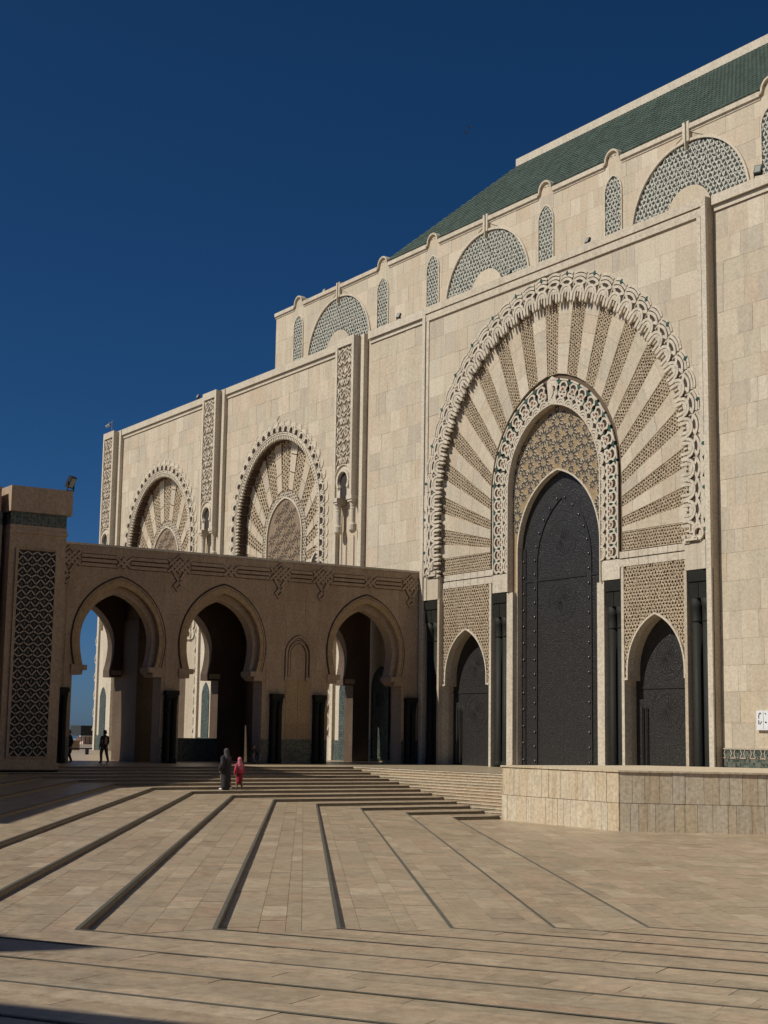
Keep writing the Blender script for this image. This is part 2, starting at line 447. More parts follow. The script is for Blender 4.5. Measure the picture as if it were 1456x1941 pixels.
def strip_tiles(p0, p1, q0, q1, z, rows, lmin, lmax, par, gap=.003, first=0.):
    """p0->q0 is the outer edge, p1->q1 the inner one; rows of long tiles run along it."""
    out = []
    d = (q1 - p1).normalized()
    cuts = [0.] + sorted((i + rnd.uniform(-.3, .3)) / rows for i in range(1, rows)) + [1.]
    for t0, t1 in zip(cuts, cuts[1:]):
        S0, S1 = p0.lerp(p1, t0), p0.lerp(p1, t1); Q0, Q1 = q0.lerp(q1, t0), q0.lerp(q1, t1)
        o = p1; s0, s1, e0_, e1_ = (S0 - o).dot(d), (S1 - o).dot(d), (Q0 - o).dot(d), (Q1 - o).dot(d)
        nrm = Vector((-d.y, d.x)); h0, h1 = (S0 - o).dot(nrm), (S1 - o).dot(nrm)
        g = gap if h1 > h0 else -gap
        c0, c1 = s0, s1
        while True:
            n = max(c0, c1) + rnd.uniform(lmin, lmax); end = n > min(e0_, e1_) - lmin * .7
            n0, n1 = (e0_, e1_) if end else (n, n)
            pts = [o + d * (c0 + gap) + nrm * (h0 + g), o + d * (n0 - gap) + nrm * (h0 + g), o + d * (n1 - gap) + nrm * (h1 - g), o + d * (c1 + gap) + nrm * (h1 - g)]
            zj = z + rnd.uniform(-.003, .003)
            out.append((TW_tile(zj), [tuple(p) for p in pts], 0, .018, par))
            c0, c1 = n0, n1
            if end: break
    return out
def TW_tile(z): return lambda u, v, w: (u, v, z - w)
steps = {}
for m in range(1, 14):                         # tread m lies at -m*HS between contours m-1 and m
    z = -HS * m
    base = sheet('terrace_tread', [
        ([(XM(m - 1), YS(m - 1)), (XM(m), YS(m)), tuple(AM(m)), tuple(AM(m - 1))], z - .014),
        ([tuple(AM(m - 1)), tuple(AM(m)), tuple(BM(m)), tuple(BM(m - 1))], z - .014),
        ([tuple(BM(m - 1)), tuple(BM(m)), tuple(EM(m)), tuple(EM(m - 1))], z - .014)], M_GROUT, plaza, None)
    steps[m] = base
    V0, V1 = Vector((XM(m - 1), YS(m - 1))), Vector((XM(m), YS(m)))
    cands += strip_tiles(AM(m - 1), AM(m), V0, V1, z, 4, .5, 1.5, plaza)
    cands += strip_tiles(AM(m - 1), AM(m), BM(m - 1), BM(m), z, 4, .45, 1.7, plaza)
    cands += strip_tiles(BM(m - 1), BM(m), EM(m - 1), EM(m), z, 4, .6, 2.6, plaza)
for m in range(0, 14):                         # risers and slate nosings
    z = -HS * m; V = Vector((XM(m), YS(m))); path = [V, AM(m), BM(m), EM(m)]
    rb = MB(TW); nb = MB(TW)
    for p, q in zip(path, path[1:]):
        rb.add([(p.x, p.y, z - .02), (q.x, q.y, z - .02), (q.x, q.y, z - HS - .02), (p.x, p.y, z - HS - .02)], [(0, 1, 2, 3)])
    # nosing: strip on the upper side, 0.16 wide with a small overhang
    def off(p, k, i):
        if i == 0: return Vector((p.x + k, p.y))
        if i == 3: n = Vector((-.5, .866)); return p + n * k
        if i == 1: return p + Vector((1, .577)) * k
        return p + Vector((0, 1.1547)) * k
    O = [off(p, .012, i) for i, p in enumerate(path)]; I = [off(p, -.045, i) for i, p in enumerate(path)]
    zt, zb = z + .006, z - .03
    for i in range(3):
        nb.add([(I[i].x, I[i].y, zt), (O[i].x, O[i].y, zt), (O[i + 1].x, O[i + 1].y, zt), (I[i + 1].x, I[i + 1].y, zt), (O[i].x, O[i].y, zb), (O[i + 1].x, O[i + 1].y, zb)], [(0, 1, 2, 3), (1, 4, 5, 2)])
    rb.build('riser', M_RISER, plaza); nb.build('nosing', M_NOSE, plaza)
# lower floor: long rows parallel to the portal
y = -8.2
lo = [(ST_R, YS(13)), (XM(13), YS(13)), tuple(AM(13)), tuple(BM(13)), tuple(EM(13)), (75, -8), (20, -8), (12.2, -16.85), (ST_R + .05, -16.55)]
tst = in_poly(lo)
yy = -35.2; rot = radians(-30); dv = Vector((cos(rot), sin(rot))); nv = Vector((-sin(rot), cos(rot))); o13 = AM(13)
h = .02
while h < 36:
    hh = .52; s = -12 + rnd.uniform(0, 1)
    while s < 60:
        L = rnd.uniform(.8, 1.7)
        q = [o13 + dv * (s + .006) + nv * (h + .006), o13 + dv * (s + L - .006) + nv * (h + .006), o13 + dv * (s + L - .006) + nv * (h + hh - .006), o13 + dv * (s + .006) + nv * (h + hh - .006)]
        if all(tst(p.x, p.y) for p in q): cands.append((TW_tile(lowz + rnd.uniform(-.003, .003)), [tuple(p) for p in q], 0, .018, plaza))
        s += L
    h += hh
pieces(cands, 300, 'paving_tile', 'far_paving', M_PAVE)
sheet('plaza_base', [(lo, lowz - .012)], M_PAVE, plaza, None)

# portal stairs
stairs = thing('stairs', (-5, -13, -1.4), 'x', 'stairs'); del stairs['category'], stairs['label']; stairs['kind'] = 'structure'
for m in range(0, 14):
    z = -HS * m; b = MB(TW); b.wbox(XM(m) - .0, ST_R, YS(m), YS(m) + .62, z - HS - .02, z); b.build('step', M_PAVE, stairs)
    b = MB(TW); b.wbox(XM(m) + .02, ST_R, YS(m) - .025, YS(m) + .10, z - .035, z + .005); b.build('step_nosing', M_PLINTH, stairs)

# ------------------------------------------------------------------ plinth beside the stairs
PZ = .62
plinth = thing('stone_plinth', (12, -12, -1.4), 'high plinth of upright pale stone slabs right of the stairs', 'plinth')
pc = [(ST_R, -16.5), (12.2, -16.85), (20.4, -7.6), (60, -7.6), (60, -3), (16, -3), (ST_R, -9.2)]
b = MB(TW); n = len(pc)
b.add([(x, y, lowz - .1) for x, y in pc] + [(x, y, PZ - .06) for x, y in pc], [(i, (i + 1) % n, n + (i + 1) % n, n + i) for i in range(n)] + [tuple(range(n, 2 * n))])
b.build('core', M_CORE, plinth)
pcs = []
for (p, q) in (((ST_R, -9.2), (ST_R, -16.5)), ((ST_R, -16.5), (12.2, -16.85)), ((12.2, -16.85), (20.4, -7.6)), ((20.4, -7.6), (40, -7.6))):
    L = hypot(q[0] - p[0], q[1] - p[1]); T = wallT(p[0], p[1], (q[0] - p[0]) / L, (q[1] - p[1]) / L)
    for v0, v1 in ((lowz - .05, lowz + .92), (lowz + .93, PZ - .06)):
        u = 0
        while u < L - .02:
            w = rnd.choice((.28, .35, .42, .5, .62)); w = min(w, L - u)
            if L - u - w < .15: w = L - u
            pcs.append((T, [(u + .006, v0 + .004), (u + w - .006, v0 + .004), (u + w - .006, v1 - .004), (u + .006, v1 - .004)], -.05 + rnd.uniform(-.006, .006), 0, plinth)); u += w
pieces(pcs, 140, 'upright_slab', 'far_slabs', M_PLINTH)
b = MB(TW); pt = [(ST_R - .07, -16.58), (12.24, -16.94), (20.5, -7.7), (60, -7.7), (60, -3), (16, -3), (ST_R - .07, -9.2)]
b.add([(x, y, PZ - .06) for x, y in pt] + [(x, y, PZ) for x, y in pt], [(i, (i + 1) % n, n + (i + 1) % n, n + i) for i in range(n)] + [tuple(range(n, 2 * n))])
b.build('coping', M_PLINTH, plinth)

# ================================================================== MOSQUE
mosque = thing('mosque', (-30, 20, 0), 'large travertine mosque with carved arched portals and a green tiled roof', 'mosque')
TOP = 28.2
CX = -12.3
WL = .45                                       # set-back of the plain walls
slabs = []
# body behind everything
b = MB(TW); b.wbox(-76.4, 60, 1.9, 70, 0, TOP - .4); b.build('main_hall', M_CORE, mosque)

# ---- portal panel (plane w=0), with the great arch cut out
ZC, RO = 15.2, 10.4
portal = None
outer = [(CX + 12.3, 9.8), (CX + 12.3, TOP), (CX - 12.3, TOP), (CX - 12.3, 9.8), (CX - RO, 9.8), (CX - RO, 11.15), (CX - RO - .4, 11.15)] + list(reversed(arc_round(CX, RO + .4, ZC))) + [(CX + RO + .4, 11.15), (CX + RO, 11.15), (CX + RO, 9.8)]
b = MB(); b.prism(outer, .05, .9)
for sg in (-1, 1):
    u = sorted((CX + sg * 11.97, CX + sg * 12.3)); b.box(u[0], u[1], 0, 9.8, 0, .9)
    u = sorted((CX + sg * 10.32, CX + sg * 10.52)); b.box(u[0], u[1], 0, 9.8, .02, .9)
portal = b.build('portal_wall', M_CORE, mosque)
slabs += wall_slabs(TF, portal, CX - 11.62, CX + 11.62, 15.2, TOP - 1.05, 1.22, .5, 1.7, [(CX, hw_round(11.1, ZC), 0)])
for sg in (-1, 1):
    u = sorted((CX + sg * 10.45, CX + sg * 11.97)); slabs += wall_slabs(TF, portal, u[0], u[1], 9.8, 11.1, 1.3, .7, 1.6, w0=.0)
    u = sorted((CX + sg * 11.0, CX + sg * 11.62)); slabs += wall_slabs(TF, portal, u[0], u[1], 11.15, 15.2, 1.2, .5, 1.6)
b = MB()                                       # frame mouldings
b.box(CX - 12.3, CX + 12.3, TOP - .42, TOP, -.10, .05); b.box(CX - 12.02, CX + 12.02, TOP - .9, TOP - .5, -.05, .05)
for sg in (-1, 1):
    for a0_, a1_, w in ((11.98, 12.3, -.10), (11.64, 11.9, -.05)):
        u = sorted((CX + sg * a0_, CX + sg * a1_)); b.box(u[0], u[1], 9.8 if a0_ < 11.9 else 0, TOP - .43 if w < -.06 else TOP - .91, w, .05)
b.build('frame_moulding', M_PALE, mosque)

# ---- scalloped great archivolt, one carved unit repeated along the arch
def big_unit(L):
    def fn(b):
        def tooth(x, w, t0, t1): b.prism([(x, t0), (x + w * .45, t0 + .14), (x + w * .5, t1), (x - w * .5, t1), (x - w * .45, t0 + .14)], -.07, .10)
        tooth(-.25 * L, .16, -.14, .42); tooth(.25 * L, .16, -.14, .42); tooth(-.5 * L, .2, -.10, .44); tooth(.5 * L, .2, -.10, .44); tooth(0, .09, .10, .42)
        b.prism(semi(0, .44, .13, 8) , -.05, 0)
        b.rib(semi(0, .40, .25), .15, -.06, 0); b.rib(semi(0, .40, .44), .15, -.075, 0)
        b.rib(semi(-.5 * L, .62, .36, 8, 0, pi / 2), .16, -.045, 0); b.rib(semi(.5 * L, .62, .36, 8, pi / 2, pi), .16, -.045, 0)
        b.rib(semi(0, .52, .66, 9, .7, pi - .7), .15, -.055, 0)
        b.rib(semi(0, .40, .98, 9, 1.04, pi - 1.04), .15, -.04, 0)
        b.rib(semi(0, .55, 1.03, 9, 1.05, pi - 1.05), .13, -.05, 0)
    return fn
def ground_unit(L, t0, t1, r):
    def fn(b):
        b.prism([(-L / 2, t0), (L / 2, t0), (L / 2, t1), (-L / 2, t1)], -.015, .05); b.prism([(-L * .45, t1 - .01), (L * .45, t1 - .01), (L * .25, t1 + r * .8), (0, t1 + r), (-L * .25, t1 + r * .8)], -.012, .05)
    return fn
arcpath = [(CX + RO, 11.2)] + arc_round(CX, RO, ZC, 60) + [(CX - RO, 11.2)]
units, L = path_sample(arcpath, 40)
me = unit_mesh(big_unit(L), 'scalloped_unit', M_PALE); gme = unit_mesh(ground_unit(L, .38, 1.36, .22), 'scallop_ground', M_RINGG)
arch = MB(); arch.rib([(CX + RO + .41, 11.15)] + arc_round(CX, RO + .41, ZC, 60) + [(CX - RO - .41, 11.15)], .06, .0, .4)
arch = arch.build('great_archivolt', M_PALE, mosque)
bud = unit_mesh(lambda b: b.prism(leaf(0, 0, .3, .18, pi / 2), -.07, .02), 'green_bud', M_GREEN)
for i, ((u, v), a) in enumerate(units):
    W = F4(u, v, (i % 3) * .003, a + pi); inst('scalloped_unit', me, arch, W); inst('scallop_ground', gme, arch, W)
    if i % 2 == 0: inst('green_bud', bud, arch, F4(u + cos(a - pi / 2) * 1.5, v + sin(a - pi / 2) * 1.5, 0, a + pi))
b = MB()
for sg in (-1, 1):                             # scroll at each foot
    c = CX + sg * 11.35
    b.rib([(c - sg * .75, 11.5), (c - sg * .75, 11.27), (c + sg * .1, 11.27)], .12, -.15, 0); b.rib(semi(c + sg * .18, 11.55, .3, 14, -pi / 2, 1.3 * pi), .12, -.15, 0)
    b.rib([(c - sg * .42, 12.0), (c - sg * .42, 11.62), (c - sg * .1, 11.62)], .1, -.13, 0)
b.build('scroll_foot', M_PALE, arch)

# ---- recessed face (plane P1) with radial bands
P1 = .34
WI, ZSI, ZAI = 3.95, 15.5, 19.95               # inner arch opening
WR, ZSR, ZAR = 5.42, 15.5, 21.45               # outer edge of its carved rim
poly = [(CX + RO + .6, 9.8), (CX + RO + .6, 26.6), (CX - RO - .6, 26.6), (CX - RO - .6, 9.8), (CX - WI, 9.8)] + list(reversed(arc_pointed(CX, WI, ZSI, ZAI))) + [(CX + WI, 9.8)]
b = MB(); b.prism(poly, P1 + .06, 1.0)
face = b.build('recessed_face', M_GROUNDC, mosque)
zc = 11.75; nb_ = 19
hwR, hwO = hw_pointed(WR, ZSR, ZAR), hw_round(RO + .3, ZC)
def ray_hit(th, hw):
    lo_, hi = 0., 20.
    for _ in range(40):
        r = (lo_ + hi) / 2; x, z = r * cos(th), zc + r * sin(th)
        if abs(x) < hw(z): lo_ = r
        else: hi = r
    return lo_
def sector(t0, t1, f0, f1, hw0=None, hw1=None):
    """quad strip between two rays from fraction f0 to f1 of the way rim->archivolt"""
    out = []
    for th in (t0, t1):
        r0, r1 = ray_hit(th, hwR) + .22, ray_hit(th, hwO)
        out.append([(CX + (r0 + (r1 - r0) * f) * cos(th), zc + (r0 + (r1 - r0) * f) * sin(th)) for f in (f0, f1)])
    return [out[0][0], out[0][1], out[1][1], out[1][0]]
A0_, A1_ = 0., pi; stp = (A1_ - A0_) / (nb_ - 1); half = radians(2.55)
cvb = MB()
for k in range(nb_):
    th = A0_ + k * stp
    q = sector(th - half, th + half, 0.0, .985)
    if k in (0, nb_ - 1):
        sg = 1 if k == 0 else -1; q = [(CX + sg * (WR + .22), 11.27), (CX + sg * (RO + .25), 11.27), (CX + sg * (RO + .25), 12.2), (CX + sg * (WR + .22), 12.2)]
    t = in_poly(q); cx_ = sum(p[0] for p in q) / 4; cz_ = sum(p[1] for p in q) / 4
    bb = MB(); carve(bb, t, (-3.4, 3.4, -.65, .65), .2, P1 - .03, P1 + .06, th, (cx_, cz_))
    bb.rib(q, .035, P1 - .045, P1 + .06, True)
    o = bb.build('carved_band', M_CARV, face); o['kind'] = 'stuff'
    if k < nb_ - 1:
        t0, t1 = th + half, th + stp - half
        nseg = 5; cuts = [0]
        for i in range(nseg - 1): cuts.append((i + 1) / nseg + rnd.uniform(-.06, .06))
        cuts.append(.99)
        for f0, f1 in zip(cuts, cuts[1:]):
            s = sector(t0, t1, f0, f1)
            if k == 0: s[0] = (s[0][0], 12.24); s[1] = (s[1][0], 12.24)
            if k == nb_ - 2: s[2] = (s[2][0], 12.24); s[3] = (s[3][0], 12.24)
            cm = (sum(p[0] for p in s) / 4, sum(p[1] for p in s) / 4)
            s = [(cm[0] + (x - cm[0]) * .988, cm[1] + (z - cm[1]) * .988) for x, z in s]
            slabs.append((TF, s, P1 - .05 + rnd.uniform(-.004, .004), P1 + .06, face))
# string course at the springing
for sg in (-1, 1):
    u = sorted((CX + sg * WR, CX + sg * RO)); n = 7
    for i in range(n):
        w = (u[1] - u[0]) / n
        for z0, z1, d_ in ((10.42, 10.80, .05), (10.86, 11.2, .06)):
            b = MB(); b.box(u[0] + i * w + .012, u[0] + (i + 1) * w - .012, z0, z1, P1 - d_, P1 + .06); b.build('course_block', M_PALE, face)
    u = sorted((CX + sg * WI, CX + sg * (WR + .0))); b = MB(); b.box(u[0], u[1], 9.82, 10.85, P1 - .05, P1 + .06); b.build('impost_block', M_PALE, face)

# ---- carved rim of the inner arch
def rim_unit(L):
    def fn(b):
        b.prism(semi(0, .03, .10, 6), -.05, 0); b.rib(semi(0, .03, .20), .11, -.06, 0); b.rib(semi(0, .03, .345), .11, -.08, 0)
        b.rib(semi(-.5 * L, .30, .25, 7, 0, pi / 2), .12, -.05, 0); b.rib(semi(.5 * L, .30, .25, 7, pi / 2, pi), .12, -.05, 0)
        b.rib([(-L / 2, .62), (-L * .22, .56), (0, .60), (L * .22, .56), (L / 2, .62)], .13, -.06, 0)
        b.rib(semi(0, .84, .15, 8, -.9, pi + .9), .09, -.07, 0); b.rib([(0, .66), (0, .80)], .1, -.06, 0)
        for sg in (-1, 1): b.rib([(sg * L * .5, .64), (sg * L * .32, .8), (sg * L * .36, 1.0), (sg * L * .5, 1.12)], .11, -.06, 0)
        b.rib(semi(0, .98, .32, 8, .2, pi - .2), .12, -.06, 0)
        b.rib([(-L / 2, 1.39), (L / 2, 1.39)], .09, -.09, 0)
    return fn
rp = [(CX + WI, 10.9)] + arc_pointed(CX, WI, ZSI, ZAI, 24) + [(CX - WI, 10.9)]
units, L = path_sample(rp, 31)
me = unit_mesh(rim_unit(L), 'rim_unit', M_PALE); gme = unit_mesh(lambda b: b.prism([(-L / 2, 0), (L / 2, 0), (L / 2, 1.42), (-L / 2, 1.42)], -.012, .05), 'rim_ground', M_RINGG)
tile_g = unit_mesh(lambda b: b.prism([(-.2, 1.36), (-.13, 1.18), (.13, 1.18), (.2, 1.36)], -.055, .0), 'green_inlay', M_GREEN)
dot_g = unit_mesh(lambda b: b.prism(semi(0, .78, .085, 8, 0, 2 * pi)[:-1], -.06, .0), 'green_dot', M_GREEN)
ter = unit_mesh(lambda b: [b.prism(leaf(s * .08, .85, .22, .09, pi / 2 + s * .3), -.075, .0) for s in (-1, 1)], 'terracotta_inlay', M_TERRA)
rim = MB(); rim.rib([(x, z) for x, z in [(CX + WI + .02, 9.8)] + arc_pointed(CX, WI + .02, ZSI, ZAI + .02, 24) + [(CX - WI - .02, 9.8)]], .08, P1 - .12, P1 + .5)
rim = rim.build('inner_archivolt', M_PALE, mosque)
for i, ((u, v), a) in enumerate(units):
    W = F4(u, v, P1 - .02 + (i % 3) * .003, a + pi)
    inst('rim_unit', me, rim, W); inst('rim_ground', gme, rim, W); inst('terracotta_inlay', ter, rim, W)
    if i: 
        (u2, v2), a2 = units[i - 1]; W2 = F4((u + u2) / 2, (v + v2) / 2, P1 - .02, (a + a2) / 2 + pi)
        if abs(a - a2) < 1: inst('green_inlay', tile_g, rim, W2); inst('green_dot', dot_g, rim, W2)

b = MB(); b.prism([(CX, ZAI + .02), (CX + .3, ZAI + .1), (CX + .42, ZAR - .16), (CX, ZAR + .08), (CX - .42, ZAR - .16), (CX - .3, ZAI + .1)], P1 - .09, P1); b.prism(leaf(CX, (ZAI + ZAR) / 2, .8, .34, pi / 2), P1 - .14, P1); b.build('keystone', M_PALE, rim)
# ---- golden tympanum and the main door
P2 = .64; WD, ZSD, ZAD = 3.5, 12.0, 16.3
poly = [(CX + 4.2, 0), (CX + 4.2, 14)] + arc_pointed(CX, WI + .25, ZSI, ZAI + .3) + [(CX - 4.2, 14), (CX - 4.2, 0), (CX - WD, 0)] + list(reversed(arc_pointed(CX, WD, ZSD, ZAD))) + [(CX + WD, 0)]
b = MB(); b.prism(poly, P2, 1.75); tym = b.build('tympanum', M_GOLD, mosque)
b = MB(); b.rib([(CX + WD + .04, 0)] + arc_pointed(CX, WD + .04, ZSD, ZAD + .04, 20) + [(CX - WD - .04, 0)], .1, P2 - .04, P2 + .3); b.build('door_arch_edge', M_PALE, tym)
for sg in (-1, 1):
    bb = MB(); u = sorted((CX + sg * (WD + .09), CX + sg * 4.14)); bb.box(u[0], u[1], 0, 9.75, P1 + .0, P2 + .2); bb.build('jamb', M_PALE, tym)
r12 = rosette(12, .16, .50, .12, P2 - .035, P2); me12 = r12.mesh('rosette', M_PETAL)
r12o = rosette(12, .12, .55, .19, P2 - .02, P2); me12o = r12o.mesh('rosette_outline', M_PALE)
r8 = rosette(8, .08, .26, .10, P2 - .035, P2).mesh('small_rosette', M_PETAL); r8o = rosette(8, .06, .30, .16, P2 - .02, P2).mesh('small_rosette_outline', M_PALE)
hwI, hwD = hw_pointed(WI + .1, ZSI, ZAI + .1), hw_pointed(WD + .2, ZSD, ZAD + .25)
dz, du = 1.42, 1.18
for r in range(-1, 9):
    for c in range(-5, 6):
        x, z = c * du, 11.9 + r * dz + (dz / 2 if c % 2 else 0)
        def ok(x, z, mg): return z > 11.2 and abs(x) < hwI(z) - mg and (abs(x) > hwD(z) + mg or z > ZAD + .5)
        if ok(x, z, .12):
            inst('rosette', me12, tym, F4(CX + x, z, 0)); inst('rosette_outline', me12o, tym, F4(CX + x, z, 0))
        for dx_, dz_ in ((.59, .36), (.59, -.36), (0, .71)):
            if ok(x + dx_, z + dz_, .0): inst('small_rosette', r8, tym, F4(CX + x + dx_, z + dz_, 0)); inst('small_rosette_outline', r8o, tym, F4(CX + x + dx_, z + dz_, 0))

def door(name, cx, w, zs, za, wz, band_w, band_za, transom, label):
    d = MB(); d.box(cx - w - .4, cx + w + .4, 0, za + .4, wz, wz + .12); leafo = d.build('door_leaf', M_DOOR, mosque, label=label)
    bb = MB()
    for s in (-.02, .02)[:1]:
        bb.box(cx - .025, cx + .025, 0, transom, wz - .012, wz + .02)
    bb.build('leaf_seam', M_LATB, leafo)
    bb = MB(); bb.box(cx - w - .4, cx + w + .4, transom - .06, transom + .06, wz - .04, wz + .02); bb.build('transom', M_BAND, leafo)
    return leafo
md = door('door', CX, WD, ZSD, ZAD, .98, 0, 0, 10.35, 'tall dark embossed metal double door of the main portal')
bw = 2.3
b = MB(); b.rib([(CX + bw, 0)] + arc_pointed(CX, bw, 11.2, 14.95, 18) + [(CX - bw, 0)], .34, .92, 1.0); b.build('arched_band', M_BAND, md)
b = MB()
for sg in (-1, 1): b.box(CX + sg * 3.3 - .14, CX + sg * 3.3 + .14, 0, 12.2, .93, 1.0)
b.build('edge_band', M_BAND, md)
b = MB(TW); b.lathe(0, 0, [(.075, 0), (.07, .04), (.045, .075), (.01, .09)], 8); st = b.mesh('stud', M_STUD, True)
RX = Matrix.Rotation(pi / 2, 4, 'X')
sp, _ = path_sample([(CX + bw, 0)] + arc_pointed(CX, bw, 11.2, 14.95, 18) + [(CX - bw, 0)], 40)
for (u, v), a in sp: inst('stud', st, md, Matrix.Translation((u, .92, v)) @ RX)
for sg in (-1, 1):
    for k in range(13): inst('stud', st, md, Matrix.Translation((CX + sg * 3.3, .93, .45 + k * .92)) @ RX)
ros = rosette(20, .12, .72, .07, -.015, 0); ros.rib(semi(0, 0, .82, 24, 0, 2 * pi)[:-1], .03, -.012, 0, True); ros.rib(semi(0, 0, 1.15, 30, 0, 2 * pi)[:-1], .03, -.012, 0, True)
rosm = ros.mesh('embossed_rosette', M_BAND)
for z in (12.4, 9.1): inst('embossed_rosette', rosm, md, F4(CX, z, .98))

# ---- side portals
ZSS, ZAS, WS = 5.1, 7.85, 2.0
for sg in (-1, 1):
    c = CX + sg * 8.0
    side = MB()
    poly = [(c + 2.42, 0), (c + 2.42, 9.8), (c - 2.42, 9.8), (c - 2.42, 0), (c - 2.3, 0), (c - 2.3, 4.6), (c - WS, 4.6)] + list(reversed(arc_pointed(c, WS, ZSS, ZAS))) + [(c + WS, 4.6), (c + 2.3, 4.6), (c + 2.3, 0)]
    side.prism(poly, P1 + .06, 1.7)
    so = side.build('side_portal', M_GROUNDC if False else M_CORE, mosque)
    bg_ = MB(); bg_.prism([(c + 2.3, 4.62), (c + 2.3, 10.4), (c - 2.3, 10.4), (c - 2.3, 4.62), (c - WS - .05, 4.62)] + list(reversed(arc_pointed(c, WS + .05, ZSS, ZAS + .05))) + [(c + WS + .05, 4.62)], P1 + .03, P1 + .3); bg_.build('carving_ground', M_GROUNDC, so)
    t = lambda x, z, c=c, h=hw_pointed(WS + .12, ZSS, ZAS + .12): abs(x - c) < 2.24 and 4.7 < z < 10.36 and abs(x - c) > h(z)
    bb = MB(); carve(bb, t, (c - 2.3, c + 2.3, 4.7, 10.4), .215, P1 - .05, P1 + .04); bb.build('carved_panel', M_CARV, so, kind='stuff')
    bb = MB(); bb.rib([(c + 2.3, 4.66), (c + WS + .05, 4.66)] + arc_pointed(c, WS + .05, ZSS, ZAS + .05, 14) + [(c - WS - .05, 4.66), (c - 2.3, 4.66)], .10, P1 - .09, P1 + .3)
    for s2 in (-1, 1): bb.box(c + s2 * 2.38 - .10, c + s2 * 2.38 + .10, 0, 10.4, P1 - .06, P1 + .4)
    bb.build('white_edging', M_PALE, so)
    dl = door('door', c, 2.3, 4.6, 7.9, 1.1, 0, 0, 4.25, 'dark embossed metal side door %s the main door' % ('left of' if sg < 0 else 'right of'))
    inst('embossed_rosette', rosm, dl, F4(c, 5.75, 1.1)); inst('embossed_rosette', rosm, dl, F4(c, 3.1, 1.1))
    bb = MB(TW)
    for k in range(2): bb.tube((c - 1.75 + k * .3, .98, .1), (c - 1.75 + k * .3, .98, 3.3), .05, .05)
    bb.build('door_pull', M_BAND, dl)
# ---- granite columns in their slots
cap = MB(TW)
def granite_slot(x0, x1, yb, ztop=9.78):
    bk = MB(TW); bk.wbox(x0 - .02, x1 + .02, yb + .62, yb + .8, 0, ztop); bk.build('column_recess', M_GRAN, mosque)
    n = 2; w = (x1 - x0)
    cb = MB(TW); cb.wbox(x0 + .02, x1 - .02, yb - .02, yb + .6, ztop - .55, ztop)
    cb.wbox(x0 + .08, x0 + w / 2 - .02, yb + .03, yb + .58, ztop - 1.35, ztop - .56); cb.wbox(x0 + w / 2 + .02, x1 - .08, yb + .03, yb + .58, ztop - 1.35, ztop - .56)
    cb.build('capital_block', M_GRAN, mosque)
    for k in range(n):
        cx = x0 + w * (.25 + .5 * k); r = w * .19
        c = MB(TW); c.lathe(cx, yb + .32, [(r * 1.25, 0), (r * 1.25, .18), (r * 1.12, .25), (r, .4), (r, ztop - 2.5)], 16)
        co = c.build('column', M_GRAN, mosque, smooth=True)
        c = MB(TW); c.lathe(cx, yb + .32, [(r * 1.02, ztop - 2.5), (r * 1.15, ztop - 2.45), (r * 1.02, ztop - 2.4), (r * 1.05, ztop - 1.8), (r * 1.3, ztop - 1.36)], 16); c.build('capital', M_GRAN, co, smooth=True)
for sg in (-1, 1):
    for a, bq, yb in ((4.18, 5.52, P1), (10.54, 11.95, 0.05)):
        u = sorted((CX + sg * a, CX + sg * bq)); granite_slot(u[0], u[1], yb)

# ---- plain walls
def cope(u0, u1, mat=M_PALE):
    b = MB(); b.box(u0, u1, TOP - .42, TOP + .08, WL - .22, WL + .4); b.box(u0, u1, TOP - .72, TOP - .46, WL - .08, WL + .4)
    return b.build('coping', mat, mosque)
wr = MB(); wr.box(0.0, 60, 0, TOP, WL + .05, 1.9); wr = wr.build('right_wall', M_CORE, mosque)
slabs += wall_slabs(TF, wr, .02, 9, 1.32, TOP - .75, 1.24, .45, 1.5, w0=WL)
cope(.1, 60)
b = MB(); b.box(.02, 60, 0, .42, WL - .10, WL + .05); b.build('wall_base', M_PALE, wr)
b = MB(); b.box(.05, 30, .45, .84, WL - .05, WL + .05); b.box(.05, 30, .9, 1.27, WL - .05, WL + .05); b.build('mosaic_dado', M_ZELL, wr)
b = MB()
for k in range(24): b.rib(semi(.4 + k * .62, 1.08, .24, 8, 0, 2 * pi)[:-1], .05, WL - .075, WL, True)
b.box(.05, 30, .84, .9, WL - .075, WL + .05); b.box(.05, 30, 1.26, 1.32, WL - .09, WL + .05)
b.build('dado_tracery', M_LATR, wr)
wm = MB(); wm.box(-31.5, CX - 12.3, 0, TOP, WL + .05, 1.9); wm = wm.build('middle_wall', M_CORE, mosque)
slabs += wall_slabs(TF, wm, -31.45, CX - 12.32, 11.3, TOP - .75, 1.24, .45, 1.5, w0=WL)
cope(-31.5, CX - 12.32)
b = MB(); b.box(-31.5, CX - 12.3, .12, 1.38, WL - .03, WL + .05); b.build('mosaic_dado', M_ZELLD, wm)
b = MB(); b.prism([(-30.6, .2), (-28.55, .2), (-28.55, 4.6)] + arc_pointed(-29.575, 1.025, 4.6, 6.0, 8) + [(-30.6, 4.6)], WL - .08, WL + .04); b.build('mosaic_fountain_arch', M_ZELLD, wm)
b = MB()
for r in (.25, .45): b.rib(semi(-29.575, 3.9, r, 16, 0, 2 * pi)[:-1], .06, WL - .12, WL, True)
b.rib([(-28.6, .2), (-28.6, 4.6)] + arc_pointed(-29.575, .97, 4.6, 5.9, 8) + [(-30.55, 4.6), (-30.55, .2)], .1, WL - .12, WL)
b.build('fountain_tracery', M_ZELL, wm)

